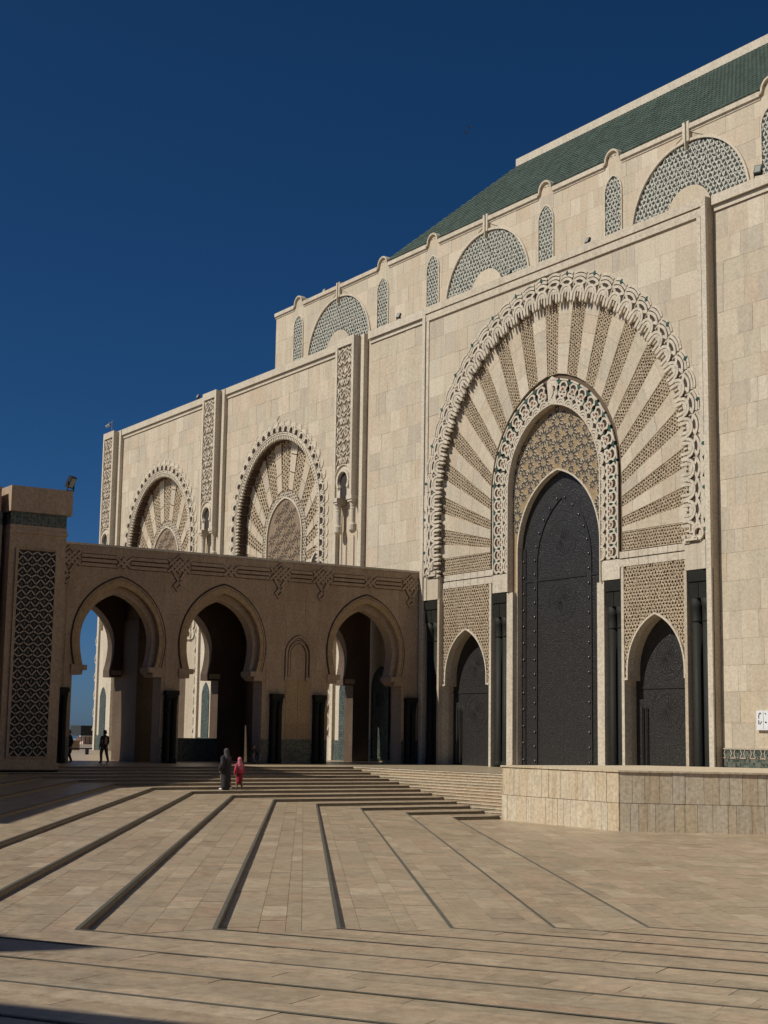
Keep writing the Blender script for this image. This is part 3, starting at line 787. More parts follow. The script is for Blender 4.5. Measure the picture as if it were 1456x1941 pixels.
# ---- arched bays of the long left wall
BAYS = (-43.9, -64.25)
WB, ZCB, RB = 6.0, 17.0, 6.0
def bay_unit(L):
    def fn(b):
        for x in (-.5, -.17, .17, .5): b.prism(leaf(x * L, .02, .34, .17, pi / 2), -.08, .15)
        b.rib([(-L / 2, .22), (L / 2, .22)], .12, -.10, 0)
        b.rib([(-L / 2, .36), (-L * .25, .33), (0, .36), (L * .25, .33), (L / 2, .36)], .09, -.14, 0)
        b.rib(semi(0, .62, .29, 9, -.5, pi + .5), .11, -.14, 0)
        for sg in (-1, 1): b.rib([(sg * L / 2, .42), (sg * L / 2, .95)], .09, -.12, 0)
        b.prism(semi(0, .98, .39, 8), -.03, .05); b.rib(semi(0, .98, .38), .06, -.05, 0)
        b.prism([(-L / 2, .92), (L / 2, .92), (L / 2, 1.05), (-L / 2, 1.05)], -.05, .05)
    return fn
for c in BAYS:
    side_w = MB()
    poly = [(c + 9.2, 0), (c + 9.2, TOP), (c - 9.2, TOP), (c - 9.2, 0), (c - RB, 0)] + list(reversed(arc_round(c, RB, ZCB, 30))) + [(c + RB, 0)]
    side_w.prism(poly, WL + .05, 1.9); bay = side_w.build('arched_bay', M_CORE, mosque)
    slabs += wall_slabs(TF, bay, c - 9.1, c + 9.1, 11.3, TOP - .75, 1.2, .5, 1.6, [(c, hw_round(6.6, ZCB), 0)], w0=WL)
    units, L = path_sample([(c + RB, 9)] + arc_round(c, RB, ZCB, 50) + [(c - RB, 9)], 46)
    me = unit_mesh(bay_unit(L), 'scalloped_unit', M_PALE); gme = unit_mesh(lambda b: b.prism([(-L / 2, .16), (L / 2, .16), (L / 2, 1.0), (-L / 2, 1.0)], -.01, .05), 'scallop_ground', M_RINGG)
    lin = unit_mesh(lambda b: (b.prism([(-L / 2, -.03), (L / 2 - .05, -.03), (L / 2 - .05, .1), (-L / 2, .1)], .06, .80), b.prism(leaf(0, -.03, L * .9, .18, 0), .08, .80)), 'reveal_block', M_REVEAL)
    for i, ((u, v), a) in enumerate(units):
        W = F4(u, v, WL + (i % 3) * .003, a + pi); inst('scalloped_unit', me, bay, W); inst('scallop_ground', gme, bay, W); inst('reveal_block', lin, bay, W)
    PB = 1.18
    b = MB(); b.box(c - RB - .2, c + RB + .2, 0, 23.4, PB + .05, 1.9); bf = b.build('bay_recess', M_GROUNDC, bay)
    # radial bands
    ww, zsw, zaw = 2.6, 15.75, 18.7
    h0_, h1_ = hw_pointed(ww + .62, zsw, zaw + .62), hw_round(RB + .05, ZCB)
    def hit(th, hw, zc=13.5):
        lo_, hi = 0., 14.
        for _ in range(30):
            r = (lo_ + hi) / 2
            if abs(r * cos(th)) < hw(zc + r * sin(th)): lo_ = r
            else: hi = r
        return lo_
    nbb = 13; sp_ = radians(190) / (nbb - 1)
    cb = MB(); sb = MB()
    for k in range(nbb):
        th = radians(-5) + k * sp_
        def quad(t0, t1): return [(c + hit(t, h) * cos(t), 13.5 + hit(t, h) * sin(t)) for t, h in ((t0, h0_), (t0, h1_), (t1, h1_), (t1, h0_))]
        q = quad(th - .085, th + .085); tq = in_poly(q)
        carve(cb, tq, (-2.6, 2.6, -.65, .65), .33, PB - .03, PB + .05, th, (sum(p[0] for p in q) / 4, sum(p[1] for p in q) / 4))
        if k < nbb - 1:
            t0, t1 = th + .085, th + sp_ - .085
            for f0, f1 in ((0, .35), (.35, .7), (.7, 1)):
                qq = quad(t0, t1); A, B_, C_, D_ = [Vector(p) for p in qq]
                slabs.append((TF, [tuple(A.lerp(B_, f0 + .01)), tuple(A.lerp(B_, f1 - .01)), tuple(D_.lerp(C_, f1 - .01)), tuple(D_.lerp(C_, f0 + .01))], PB - .06, PB + .05, bf))
    cb.build('carved_bands', M_CARV, bf, kind='stuff')
    cb = MB(); ring = in_poly([(c + ww + .55, 8)] + arc_pointed(c, ww + .55, zsw, zaw + .55, 12) + [(c - ww - .55, 8)]); inn = hw_pointed(ww + .1, zsw, zaw + .1)
    carve(cb, lambda x, z: ring(x, z) and abs(x - c) > inn(z), (c - 3.3, c + 3.3, 9, 19.6), .26, PB - .05, PB + .05)
    cb.rib([(c + ww, 8)] + arc_pointed(c, ww, zsw, zaw, 12) + [(c - ww, 8)], .12, PB - .12, PB + .05); cb.build('window_surround', M_PALE, bf)
    win = MB(); win.prism([(c + ww, 8)] + arc_pointed(c, ww, zsw, zaw, 12) + [(c - ww, 8)], PB - .02, PB + .04); wo = win.build('window', M_SCREEN, bay)
    hww = hw_pointed(ww - .15, zsw, zaw - .2)
    s8 = rosette(8, .1, .52, .12, PB - .03, PB - .015).mesh('star_piercing', M_PETAL); s6 = rosette(6, .05, .2, .09, PB - .03, PB - .015).mesh('small_piercing', M_PETAL)
    for r in range(10):
        for k in range(-3, 4):
            x, z = k * .95, 10.2 + r * 1.1 + (.55 if k % 2 else 0)
            if abs(x) < hww(z) - .35: inst('star_piercing', s8, wo, F4(c + x, z, 0))
            if abs(x + .48) < hww(z + .28) - .15: inst('small_piercing', s6, wo, F4(c + x + .48, z + .28, 0))
    # small arched opening at the right springing
    b = MB(); b.prism([(c + 5.35, 9), (c + 5.35, 13.2)] + arc_pointed(c + 4.7, .65, 13.2, 14.2, 8) + [(c + 4.05, 9)], PB - .08, PB); b.build('niche', M_LATB, bf)
    b = MB(); b.rib([(c + 5.4, 9)] + arc_pointed(c + 4.7, .72, 13.2, 14.3, 8) + [(c + 4.0, 9)], .14, PB - .14, PB); b.build('niche_edge', M_PALE, bf)
    cope(c - 9.15, c + 9.15)
# ---- pilasters hanging between the bays
for c in (-33.65, -54.05, -74.25):
    pw = MB(); hwid = 1.18; zb = 17.35
    hs_ = semi(c, 18.45, .58, 14, -.75, pi + .75)
    poly = [(c + hwid, zb), (c + hwid, TOP), (c - hwid, TOP), (c - hwid, zb), (c - .42, zb)] + list(reversed(hs_)) + [(c + .42, zb)]
    pw.prism(poly, -.16, WL + .05, True); po = pw.build('pilaster', M_PALE, mosque)
    fr = MB()
    fr.box(c - hwid, c - hwid + .26, zb + .02, TOP + .06, -.28, -.16); fr.box(c + hwid - .26, c + hwid, zb + .02, TOP + .06, -.28, -.16)
    fr.box(c - hwid + .26, c + hwid - .26, TOP - .5, TOP + .06, -.28, -.16)
    fr.rib(semi(c, 18.45, .72, 14, -.7, pi + .7), .2, -.27, -.16); fr.rib(semi(c, 18.55, 1.0, 12, 0, pi), .06, -.26, -.16)
    fr.build('frame', M_PALE, po)
    pg = MB(); pg.box(c - .92, c + .92, 19.55, TOP - .5, -.17, -.1); pg.build('lattice_ground', M_LATG, po)
    lt = MB(); ogee(lt, c - .9, c + .9, 19.6, TOP - .52, 3, 18, .075, -.235, -.16)
    ogee(lt, c - .9, c + .9, 19.6, TOP - .52, 2, 12, .06, -.215, -.16)
    for r in range(12):
        for k in (0, 1, 2):
            lt.prism(semi(c - .9 + k * .9 if r % 2 else c - .45 + k * .9 - (0 if k < 2 else 9), 19.6 + (r + (.0 if r % 2 else 0)) * (TOP - 20.1) / 12 + .3, .15, 8, 0, 2 * pi)[:-1], -.20, -.16) if not (r % 2 == 0 and k == 2) else None
    lt.build('lattice', M_PALE, po)
    nc = MB(); nc.prism(hs_ + [(c - .42, zb), (c + .42, zb)], -.06, -.0); nc.build('niche_shade_plate', M_LATB, po)  # dark plate across the niche mouth, standing in for its shade
    for sg in (-1, 1):
        x = c + sg * .92; q = MB(TW)
        q.wbox(x - .34, x + .34, -.30, WL, 17.1, 17.36); q.wbox(x - .27, x + .27, -.24, WL, 16.95, 17.1)
        q.lathe(x, .05, [(.1, 14.85), (.2, 14.95), (.27, 15.05), (.27, 15.45), (.2, 15.5), (.18, 15.6), (.18, 16.45), (.2, 16.5), (.18, 16.55), (.24, 16.95)], 14)
        q.build('colonnette', M_PALE, po)
    sr = MB()
    for x0, x1 in ((c + hwid + .25, c + hwid + .62), (c - hwid - .62, c - hwid - .25)): sr.box(x0, x1, 0, TOP + .04, WL - .3, WL + .05)
    sr.build('side_strip', M_PALE, po)
    for x in (c - .5, c + .45): 
        g = MB(); g.box(x - .02, x + .02, 8, 14.8, WL - .012, WL + .02); g.build('wall_joint', M_GROUNDC, po)  # thin dark strip laid on the wall as a joint line
    # lower part glimpsed through the arcade
    lw = MB(); lw.box(c - hwid, c + hwid, 0, 10.5, WL - .2, WL + .05); lw.build('lower_pilaster', M_PALE, po)
    lg = MB(); ogee(lg, c - hwid - 1.3, c - hwid - .35, 1.7, 10.4, 1, 11, .1, WL - .12, WL + .03); lg.build('lower_lattice', M_PALE, po)
    lg = MB(); lg.box(c - hwid - 1.35, c - hwid - .3, 1.6, 10.5, WL - .02, WL + .04); lg.build('lower_lattice_ground', M_LATG, po)
    fa = MB(); fa.prism([(c - .62, .1), (c + .62, .1), (c + .62, 4.4)] + arc_pointed(c, .62, 4.4, 5.5, 8) + [(c - .62, 4.4)], WL - .26, WL - .1); fa.build('mosaic_arch', M_ZELLD, po)
    da = MB(); da.box(c - hwid - .05, c + hwid + .05, 0, 1.3, WL - .25, WL); da.build('mosaic_dado', M_ZELL, po)
for x0, x1 in ((-76.6, -73.2), (-56, -52.4), (-35.2, -31.4)):
    pwl = MB(); pwl.box(x0, x1, 0, TOP, WL + .06, 1.95); pwl.build('pilaster_wall', M_WALL, mosque)
# dark recesses low in the bays, seen through the arcade
for c in BAYS:
    b = MB(); b.box(c - 3.2, c + .6, .2, 5.1, .9, 1.35); b.build('lower_door', M_GRAN, mosque)
    b = MB(); b.box(c - 3.6, c + 1.2, 5.1, 5.4, .8, 1.35); b.box(c - .6, c + .1, .0, 5.1, .7, 1.35); b.build('lower_lintel', M_PALE, mosque)
    b = MB(); carve(b, lambda x, z: True, (c - 3.4, c + 1, 5.5, 9.5), .3, 1.15, 1.3); b.build('lower_carving', M_PALE, mosque, kind='stuff')

pieces(slabs, 300, 'stone_slab', 'far_slabs', M_WALL)

# ---- upper storey
YU = 11.; ZU = 38.72
up = MB(); up.box(-64.1, 40, TOP - .5, ZU, YU + .05, YU + 1.2); up = up.build('upper_wall', M_CORE, mosque)
usl = []
lun = [-12.4 + 20.4, -12.4, -32.75, -53.2]
usl += wall_slabs(TF, up, -64.05, 12, TOP, ZU - .3, 1.15, .5, 1.6, [(c, hw_pointed(5.0, 33.0, 37.75), 0) for c in lun], w0=YU)
pieces(usl, 120, 'upper_slab', 'far_upper_slabs', M_WALL)
def lunette(c):
    hw = 5.0
    g = MB(); g.prism([(c + hw, 29), ] + arc_pointed(c, hw, 33.0, 37.75, 16) + [(c - hw, 29)], YU + .02, YU + .04); lo_ = g.build('lunette', M_LUN, up)
    hub = in_poly([(c + 2.0, 29)] + arc_pointed(c, 2.0, 33.0, 34.95, 10) + [(c - 2.0, 29)]); ou = hw_pointed(hw - .12, 33, 37.6)
    w = MB(); carve(w, lambda x, z: z > 29.5 and abs(x - c) < ou(z) and not hub(x, z), (c - 5, c + 5, 31, 37.9), .36, YU - .01, YU + .03); w.build('white_tracery', M_LUNW, lo_, kind='stuff')
    w = MB(); w.prism([(c + 1.95, 29)] + arc_pointed(c, 1.95, 33.0, 34.9, 10) + [(c - 1.95, 29)], YU - .04, YU + .03); w.build('plain_hub', M_WALL, lo_)
    w = MB(); w.rib([(c + hw, 29)] + arc_pointed(c, hw, 33.0, 37.75, 20) + [(c - hw, 29)], .16, YU - .12, YU + .05)
    w.box(c - .28, c - .08, 37.7, ZU + .25, YU - .18, YU + .05); w.box(c + .08, c + .28, 37.7, ZU + .25, YU - .18, YU + .05); w.box(c - .035, c + .035, 37.2, ZU + .1, YU - .25, YU + .05); w.build('arch_edge', M_PALE, lo_)
for c in lun: lunette(c)
hum = []
for c in lun:
    for d_ in (6.75, -6.75):
        x = c + d_
        if x < -62 or x > 12: continue
        g = MB(); g.prism([(x + .8, 33.6), (x + .8, 36.6)] + arc_pointed(x, .8, 36.6, 37.7, 8) + [(x - .8, 36.6), (x - .8, 33.6)], YU - .015, YU + .04); wo = g.build('window', M_LUN, up)
        t = in_poly([(x + .72, 33.6), (x + .72, 36.6)] + arc_pointed(x, .72, 36.6, 37.6, 8) + [(x - .72, 33.6)])
        w = MB(); carve(w, t, (x - .8, x + .8, 33.5, 37.8), .33, YU - .045, YU - .01); w.build('white_tracery', M_LUNW, wo, kind='stuff')
        w = MB(); w.rib([(x + .8, 33.6)] + arc_pointed(x, .8, 36.6, 37.7, 8) + [(x - .8, 33.6)], .1, YU - .08, YU + .05); w.build('edge', M_PALE, wo)
        hum.append(x)
cp = MB(); xs = sorted(hum); cur = -64.15
for x in xs + [40.8]:
    cp.box(cur, x - .8, ZU - .25, ZU + .05, YU - .16, YU + 1.1); cp.box(cur, x - .8, ZU - .42, ZU - .27, YU - .05, YU + .2); cur = x + .8
cp.build('coping', M_PALE, up)
for x in hum:
    d = MB(); d.prism([(x + .8, ZU - .4), (x + .8, ZU - .2)] + arc_round(x, .62, ZU, 12) + [(x - .8, ZU - .2), (x - .8, ZU - .4)], YU, YU + 3.0, True); d.rib([(x + .8, ZU - .12), (x + .68, ZU - .02)] + arc_round(x, .64, ZU + .03, 12) + [(x - .68, ZU - .02), (x - .8, ZU - .12)], .13, YU - .16, YU + .3)
    d.build('barrel_hood', M_WALL, up)
b = MB(TW); b.wbox(-64, 60, 12.2, 60, TOP - .5, ZU - .5); b.build('upper_hall', M_CORE, mosque)
# ---- green roof
RE, RZ = 11.9, 39.75; RXL = -45.9; dR = 6.85; RT = RZ + dR * .97
rf = MB(TW)
DE = .85
rf.add([(RXL - DE, RE - DE, RZ - DE * .97), (60, RE - DE, RZ - DE * .97), (60, RE + dR, RT), (RXL + dR, RE + dR, RT), (RXL - DE, 60, RZ - DE * .97), (RXL + dR, 60 - dR, RT)], [(0, 1, 2, 3), (4, 0, 3, 5), (3, 2, 5)])
roof = rf.build('roof', M_ROOF, mosque)
rt = MB(TW); x = RXL - .6
nrm = Vector((0, -.97, 1)).normalized()
while x < 14:                                   # ridges of barrel tiles down the slope
    t = max(0., 0.); top_ = min(dR, x - RXL) if x < RXL + dR else dR
    rows = max(1, int((top_ + DE) / .36))
    for r in range(rows):
        d0, d1 = -DE + r * (top_ + DE) / rows, -DE + (r + 1) * (top_ + DE) / rows
        def P(dx, d, h): v = Vector((x + dx, RE + d, RZ + d * .97)) + nrm * h; return tuple(v)
        rt.add([P(-.13, d0, .02), P(-.06, d0, .12), P(.06, d0, .12), P(.13, d0, .02), P(-.13, d1, .0), P(-.06, d1, .06), P(.06, d1, .06), P(.13, d1, .0)], [(0, 1, 5, 4), (1, 2, 6, 5), (2, 3, 7, 6), (0, 3, 2, 1)])
    x += .34
rt.build('roof_tiles', M_ROOF, roof, kind='stuff')
b = MB(TW); b.wbox(RXL + dR - .1, 60, RE + dR - .15, 60 - dR, RT - .3, RT + .55); b.build('ridge_coping', M_PALE, roof)

# ================================================================== ARCADE
AR = thing('arcade_wing', (XA, -12, 0), 'shaded brown stone arcade with three horseshoe arches and knotwork frieze', 'arcade')
AT = 11.54
ACH = (-19.55, -13.3, -3.8)
def horseshoe(c, k=1.0, n=10):
    """right impost up round the pointed horseshoe to the left impost"""
    zs = 6.55; w = 2.08 * k; za = 9.05 + (k - 1) * 3.0
    up_ = arc_pointed(c, w, zs, za, n)
    low = []
    for i in range(1, 6):
        a = i / 5; low.append((w - .22 * a ** 1.8, zs - 1.42 * a))
    return [(c + x, z) for x, z in reversed(low)] + up_ + [(c - x, z) for x, z in low]
def arch_wall(T, u0, u1, thick, parent, name, mat, k=1.0, w0=0.):
    b = MB(T)
    cs = [c for c in ACH if u0 < c < u1]; cuts = [u0] + [(a + bb) / 2 for a, bb in zip(cs, cs[1:])] + [u1]
    for c, l, r in zip(cs, cuts, cuts[1:]):      # one polygon per arch, split at mid-pier
        h = horseshoe(c, k); e = h[0][0] - c
        poly = [(r, 0), (r, AT), (l, AT), (l, 0), (c - 2.57, 0), (c - 2.57, 4.75), (c - e, 4.75)] + list(reversed(h)) + [(c + e, 4.75), (c + 2.57, 4.75), (c + 2.57, 0)]
        b.prism(poly, w0, thick, True)
    return b.build(name, mat, parent)
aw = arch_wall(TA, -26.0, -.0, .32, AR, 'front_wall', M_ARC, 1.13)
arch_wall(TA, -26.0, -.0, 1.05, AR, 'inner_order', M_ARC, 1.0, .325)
TB = wallT(XA - 5.5, 0, 0, 1)
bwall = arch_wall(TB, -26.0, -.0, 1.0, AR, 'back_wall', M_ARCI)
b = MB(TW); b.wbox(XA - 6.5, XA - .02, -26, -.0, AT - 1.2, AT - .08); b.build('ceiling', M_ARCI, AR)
b = MB(TA); b.box(-26, .0, AT - .02, AT + .10, -.06, 1.1); b.build('coping', M_PALE, AR)
b = MB(TA)
b.box(-13.3 - 2.57, -13.3 + 2.57, 0, 1.34, 5.4, 6.1); b.build('low_back_wall', M_ZELLD, AR)
# cross arch between the front and back piers
for yc in (-8.5, -16.4):
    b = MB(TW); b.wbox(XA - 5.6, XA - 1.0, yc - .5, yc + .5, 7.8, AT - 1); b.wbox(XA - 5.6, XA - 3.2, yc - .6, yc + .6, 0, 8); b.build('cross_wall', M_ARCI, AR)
# wall cladding slabs (only the larger plain fields)
acl = []
for u0, u1 in ((-16.85, -16.02), (-10.7, -6.42), (-1.22, -.02)):
    pass
for c in ACH:
    bb = MB(TA)                               # stepped archivolt
    outer_ = horseshoe(c, 1.30); inner_ = horseshoe(c, 1.0)
    bb.rib(horseshoe(c, 1.27, 14), .07, -.08, .02)
    gg = MB(TA); gg.rib(horseshoe(c, 1.305, 14), .09, -.03, .02); gg.build('arch_groove', M_GROOVE, AR)
    ao = bb.build('archivolt_edge', M_ARC, AR)
    h1_, h2_ = horseshoe(c, 1.13, 14), horseshoe(c, 1.245, 14)
    N = len(h1_); k = 0; g = 2
    for i in range(0, N - 1, g):              # voussoirs
        j = min(i + g, N - 1)
        q = [h1_[x] for x in range(i, j + 1)] + [h2_[x] for x in range(j, i - 1, -1)]
        cm = (sum(p[0] for p in q) / len(q), sum(p[1] for p in q) / len(q))
        q = [(cm[0] + (x - cm[0]) * .985, cm[1] + (z - cm[1]) * .985) for x, z in q]
        v = MB(TA); v.prism(q, -.06 + rnd.uniform(-.006, .006), .02); v.build('voussoir', M_ARCH, ao)
    for sg in (-1, 1):
        im = MB(TA)
        u = sorted((c + sg * 1.78, c + sg * 2.66)); im.box(u[0], u[1], 4.86, 5.14, -.09, 1.12); u = sorted((c + sg * 2.02, c + sg * 2.66)); im.box(u[0], u[1], 4.62, 4.86, -.05, 1.08)
        im.build('impost', M_ARC, AR)
        im = MB(TA); im.box(*sorted((c + sg * 1.95, c + sg * 2.64)), 4.86, 5.14, 5.42, 6.58); im.build('back_impost', M_ARC, AR)
# dark columns and mosaic dado on the piers
def dark_column(y, w=.78):
    r = w * .2
    c = MB(TW); c.wbox(XA - .01, XA + .10, y - w * .46, y + w * .46, 0, 3.55); c.wbox(XA - .02, XA + .40, y - w * .5, y + w * .5, 3.66, 3.92); c.wbox(XA - .015, XA + .34, y - w * .44, y + w * .44, 3.5, 3.66)
    co = c.build('dark_column', M_GRAN, AR)
    for sg in (-1, 1):
        c = MB(TW); c.lathe(XA + .2, y + sg * w * .24, [(r * 1.25, 0), (r * 1.25, .2), (r, .32), (r * .95, 2.95), (r * 1.12, 3.0), (r, 3.05), (r * 1.3, 3.5)], 14); c.build('shaft', M_GRAN, co, smooth=True)
for y in (-22.75, -16.42, -9.86, -7.04, -.66): dark_column(y)
for u0, u1 in ((-23.4, -22.14), (-16.95, -15.9), (-10.7, -6.4), (-1.2, -.02)):
    dd = MB(TA); dd.box(u0, u1, .0, .92, -.045, .0); dd.build('mosaic_dado', M_ZELLD, AR)
    dd = MB(TA); dd.box(u0, u1, .96, 1.36, -.05, .0); dd.build('dado_border', M_ZELLD, AR)
# blind niche
nb2 = MB(TA); c = -8.42
ng = MB(TA)
for hw_, za_, z_ in ((.80, 7.25, 6.2), (.60, 6.95, 6.2)): ng.rib([(c + hw_, 4.9), (c + hw_, z_)] + arc_pointed(c, hw_, z_, za_, 10) + [(c - hw_, z_), (c - hw_, 4.9)], .2, -.03, .02)
ng.build('niche_groove', M_GROOVE, AR)
nb2.rib([(c + .80, 4.9), (c + .80, 6.2)] + arc_pointed(c, .80, 6.2, 7.25, 10) + [(c - .80, 6.2), (c - .80, 4.9)], .12, -.10, .02)
nb2.rib([(c + .60, 4.9), (c + .60, 6.2)] + arc_pointed(c, .60, 6.2, 6.95, 10) + [(c - .60, 6.2), (c - .60, 4.9)], .1, -.05, .02)
nb2.box(c - .9, c - .5, 4.7, 4.92, -.10, .02); nb2.box(c + .5, c + .9, 4.7, 4.92, -.10, .02)
nb2.build('blind_niche', M_ARC, AR)
nb2 = MB(TA)
for k in range(4):
    for s in (0, 1): nb2.box(c - .78 + s * .8 + .01, c - .78 + s * .8 + .78, 1.42 + k * .84, 1.42 + k * .84 + .82, -.018, .01)
nb2.build('niche_panel', M_ARCH, AR)
# big smooth facing panels above the arches
acl = []
hwh = lambda z: 0 if z > 9.95 else (2.78 if z < 7.2 else hw_pointed(2.78, 6.55, 9.95)(z))
acl += wall_slabs(TA, aw, -22.6, -.02, 4.0, 9.3, 1.3, 1.0, 2.0, [(c, hwh, 0) for c in ACH], w0=-.02, th=.03, gap=.006, jit=.003)
acl = [q for q in acl if not (-9.45 < sum(p[0] for p in q[1]) / 4 < -7.4 and sum(p[1] for p in q[1]) / 4 < 7.4)]
acl += wall_slabs(TA, aw, -22.6, -.02, 9.3, AT - .05, 1.3, 1.0, 2.0, [(c, lambda z: 0 if z > 9.95 else .9, 0) for c in ACH], w0=-.02, th=.03, gap=.006, jit=.003)
pieces(acl, 170, 'facing_slab', 'far_facing', M_ARC)
# knotwork frieze
class Strand:
    def __init__(s): s.a = MB(TA); s.g = MB(TA)
    def rib(s, path, w, w0, w1): s.a.rib(path, w, w0, w1); s.g.rib(path, w + .075, -.028, w1)
    def build(s, name):
        o = s.a.build(name, M_ARC, AR); s.g.build('groove', M_GROOVE, o)
def knot(y, big):
    k = Strand(); s = .46 if big else .33; zc_ = 10.78 if big else 10.72
    n = 3 if big else 2
    for i in range(n):
        o = (i - (n - 1) / 2) * (2 * s / n)
        for sg in (-1, 1):
            a = Vector((y + o - s * .8, zc_ - sg * s * .8)) ; bq = Vector((y + o + s * .8, zc_ + sg * s * .8))
            sh = Vector((-o * .5, -sg * -o * .5)) * 0
            k.rib([tuple(a), tuple(bq)], .14, -.11 if sg > 0 else -.085, .0)
    if big:
        k.rib([(y - .42, 10.55), (y - .05, 10.0), (y - .05, 9.75)], .15, -.09, 0); k.rib([(y + .42, 10.55), (y + .12, 10.1), (y - .28, 9.65), (y - .12, 9.45), (y + .16, 9.7), (y + .02, 10.0)], .14, -.11, 0)
        k.rib([(y - .62, 10.78), (y, 11.36), (y + .62, 10.78)], .12, -.09, 0)
    k.build('knot')
KN = [(-22.6, 1), (-19.45, 0), (-16.15, 1), (-12.95, 0), (-9.75, 1), (-6.9, 1), (-3.6, 0), (-.62, 1)]
for y, bg2 in KN: knot(y, bg2)
for (y0, b0_), (y1, b1_) in zip(KN, KN[1:]):
    f = Strand(); l, r_ = y0 + (.72 if b0_ else .42), y1 - (.72 if b1_ else .42)
    for z in (10.50, 10.74, 10.98): f.rib([(l, z), (r_, z)], .17, -.07, 0)
    f.build('frieze_bar')

# ------------------------------------------------------------------ pavilion at the near end
XP = -15.3
PV = thing('pavilion', (XP - 2, -27.7, -.1), 'tall shaded stone pavilion with a lattice panel at the arcade end', 'pavilion')
TP = wallT(XP, 0, 0, 1)
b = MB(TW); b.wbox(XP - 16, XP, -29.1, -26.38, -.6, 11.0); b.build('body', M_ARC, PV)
b = MB(TW); b.wbox(XP - 16.1, XP + .14, -29.16, -26.2, 11.6, 12.78); b.build('parapet', M_ARC, PV)
b = MB(TW); b.wbox(XP - 16, XP - .02, -29.08, -26.4, 10.75, 11.6); b.build('mosaic_band', M_ZELLD, PV)
b = MB(TW); b.wbox(XP - 4.5, XP + .06, -29.12, -26.34, 10.62, 10.78); b.build('string_course', M_ARC, PV)
b = MB(TW); b.wbox(XP - 4.5, XP + .09, -29.13, -26.3, -.6, .2); b.build('base', M_ARC, PV)
u0, u1, v0, v1 = -28.67, -26.88, .5, 9.85
b = MB(TP); b.box(u0, u1, v0, v1, -.01, .05); pn = b.build('lattice_panel', M_LATB, PV)
b = MB(TP); b.rib([(u0 - .06, v0 - .06), (u1 + .06, v0 - .06), (u1 + .06, v1 + .06), (u0 - .06, v1 + .06)], .13, -.07, .05, True); b.build('panel_frame', M_ARC, pn)
b = MB(TP); ogee(b, u0, u1, v0, v1, 4, 36, .055, -.06, 0); b.build('ogee_lattice', M_LATR, pn)
b = MB(TP)
ch = (v1 - v0) / 36; cw = (u1 - u0) / 4
for r in range(0, 36):
    for k in range(5):
        x = u0 + cw * (k + (0 if r % 2 else .5)); z = v0 + ch * (r + .0)
        if u0 + .1 < x < u1 - .1 and z > v0 + .1: b.prism(leaf(x, z, .16, .09, pi / 2), -.035, 0)
b.build('leaf_motifs', M_ZELL, pn, kind='stuff')
# the wing that goes on out of the picture and throws the shade over the steps
WG = thing('medersa_wing', (-18, -40, 0), 'shaded stone building cut off by the left edge beside the pavilion', 'building')
b = MB(TW); b.wbox(-24, XP - .5, -38, -29.3, -.6, 11.0); b.build('wall', M_ARC, WG)
b = MB(TW); b.wbox(-24, XP - .38, -38, -29.45, 11.6, 12.75); b.build('parapet', M_ARC, WG)
b = MB(TW); b.wbox(-24, XP - .52, -38, -29.3, 10.9, 11.62); b.build('mosaic_band', M_ZELLD, WG)
def slab_block(poly, z0, z1, name, mat, parent):
    n = len(poly); b = MB(TW)
    b.add([(x, y, z0) for x, y in poly] + [(x, y, z1) for x, y in poly], [(i, (i + 1) % n, n + (i + 1) % n, n + i) for i in range(n)] + [tuple(range(n, 2 * n))]); return b.build(name, mat, parent)
slab_block([(-24, -31), (XP - .55, -31), (-13.4, -33.2), (-11.0, -37.4), (-9.9, -39.0), (11.4, -51.0), (9, -58), (-24, -46)], -.6, 12.75, 'long_wall', M_ARC, WG)

WH = thing('shade_block', (38, -68, 0), 'unseen stone block added to throw shade across the foreground', 'building')  # block out of view, added and shaped for the foreground shade
slab_block([(23, -67.9), (38.1, -58.05), (39.9, -56.85), (43, -55.9), (46, -70), (30, -80)], -.6, 12.75, 'wall', M_ARC, WH)
slab_block([(25, -65.0), (29.9, -63.9), (29.9, -64.5), (25, -65.6)], -.6, 20.4, 'shade_fin', M_ARC, WH)  # thin tall fin, added only to throw a narrow shadow

# ================================================================== SMALL THINGS
def floodlight(loc, yaw, label, s=1.0, tilt=-.5):
    o = thing('floodlight', loc, label, 'floodlight', 'floodlights along the roof edges')
    R = Matrix.Translation(Vector(loc)) @ Matrix.Rotation(yaw, 4, 'Z')
    def part(name, mat, fn, X=Matrix.Identity(4)):
        b = MB(TW); fn(b); ob = bpy.data.objects.new(name, b.mesh(name, mat)); link(ob, o, R @ X)
    H = Matrix.Translation((0, 0, .42 * s)) @ Matrix.Rotation(tilt, 4, 'X')
    part('bracket', M_BLACK, lambda b: (b.wbox(-.05 * s, .05 * s, -.12 * s, .12 * s, -.06, .04 * s), b.wbox(-.22 * s, -.19 * s, -.04 * s, .04 * s, 0, .45 * s), b.wbox(.19 * s, .22 * s, -.04 * s, .04 * s, 0, .45 * s), b.wbox(-.22 * s, .22 * s, -.04 * s, .04 * s, 0, .04 * s)))
    part('housing', M_BLACK, lambda b: (b.wbox(-.18 * s, .18 * s, -.10 * s, .10 * s, -.26 * s, .30 * s), b.wbox(-.1 * s, .1 * s, .1 * s, .18 * s, -.15 * s, .2 * s)), H)
    part('glass', M_LENS, lambda b: b.wbox(-.14 * s, .14 * s, -.115 * s, -.098 * s, -.2 * s, .24 * s), H)
    return o
floodlight((XP + .0, -26.3, 12.78), radians(115), 'black floodlight on the corner of the shaded pavilion parapet', 1.0, .5)
floodlight((-57.4, .35, TOP + .08), radians(15), 'small black floodlight on the coping of the farthest arched bay', 0.68)
floodlight((-28.0, .35, TOP + .08), radians(20), 'black floodlight on the middle wall coping left of the portal', 0.71)
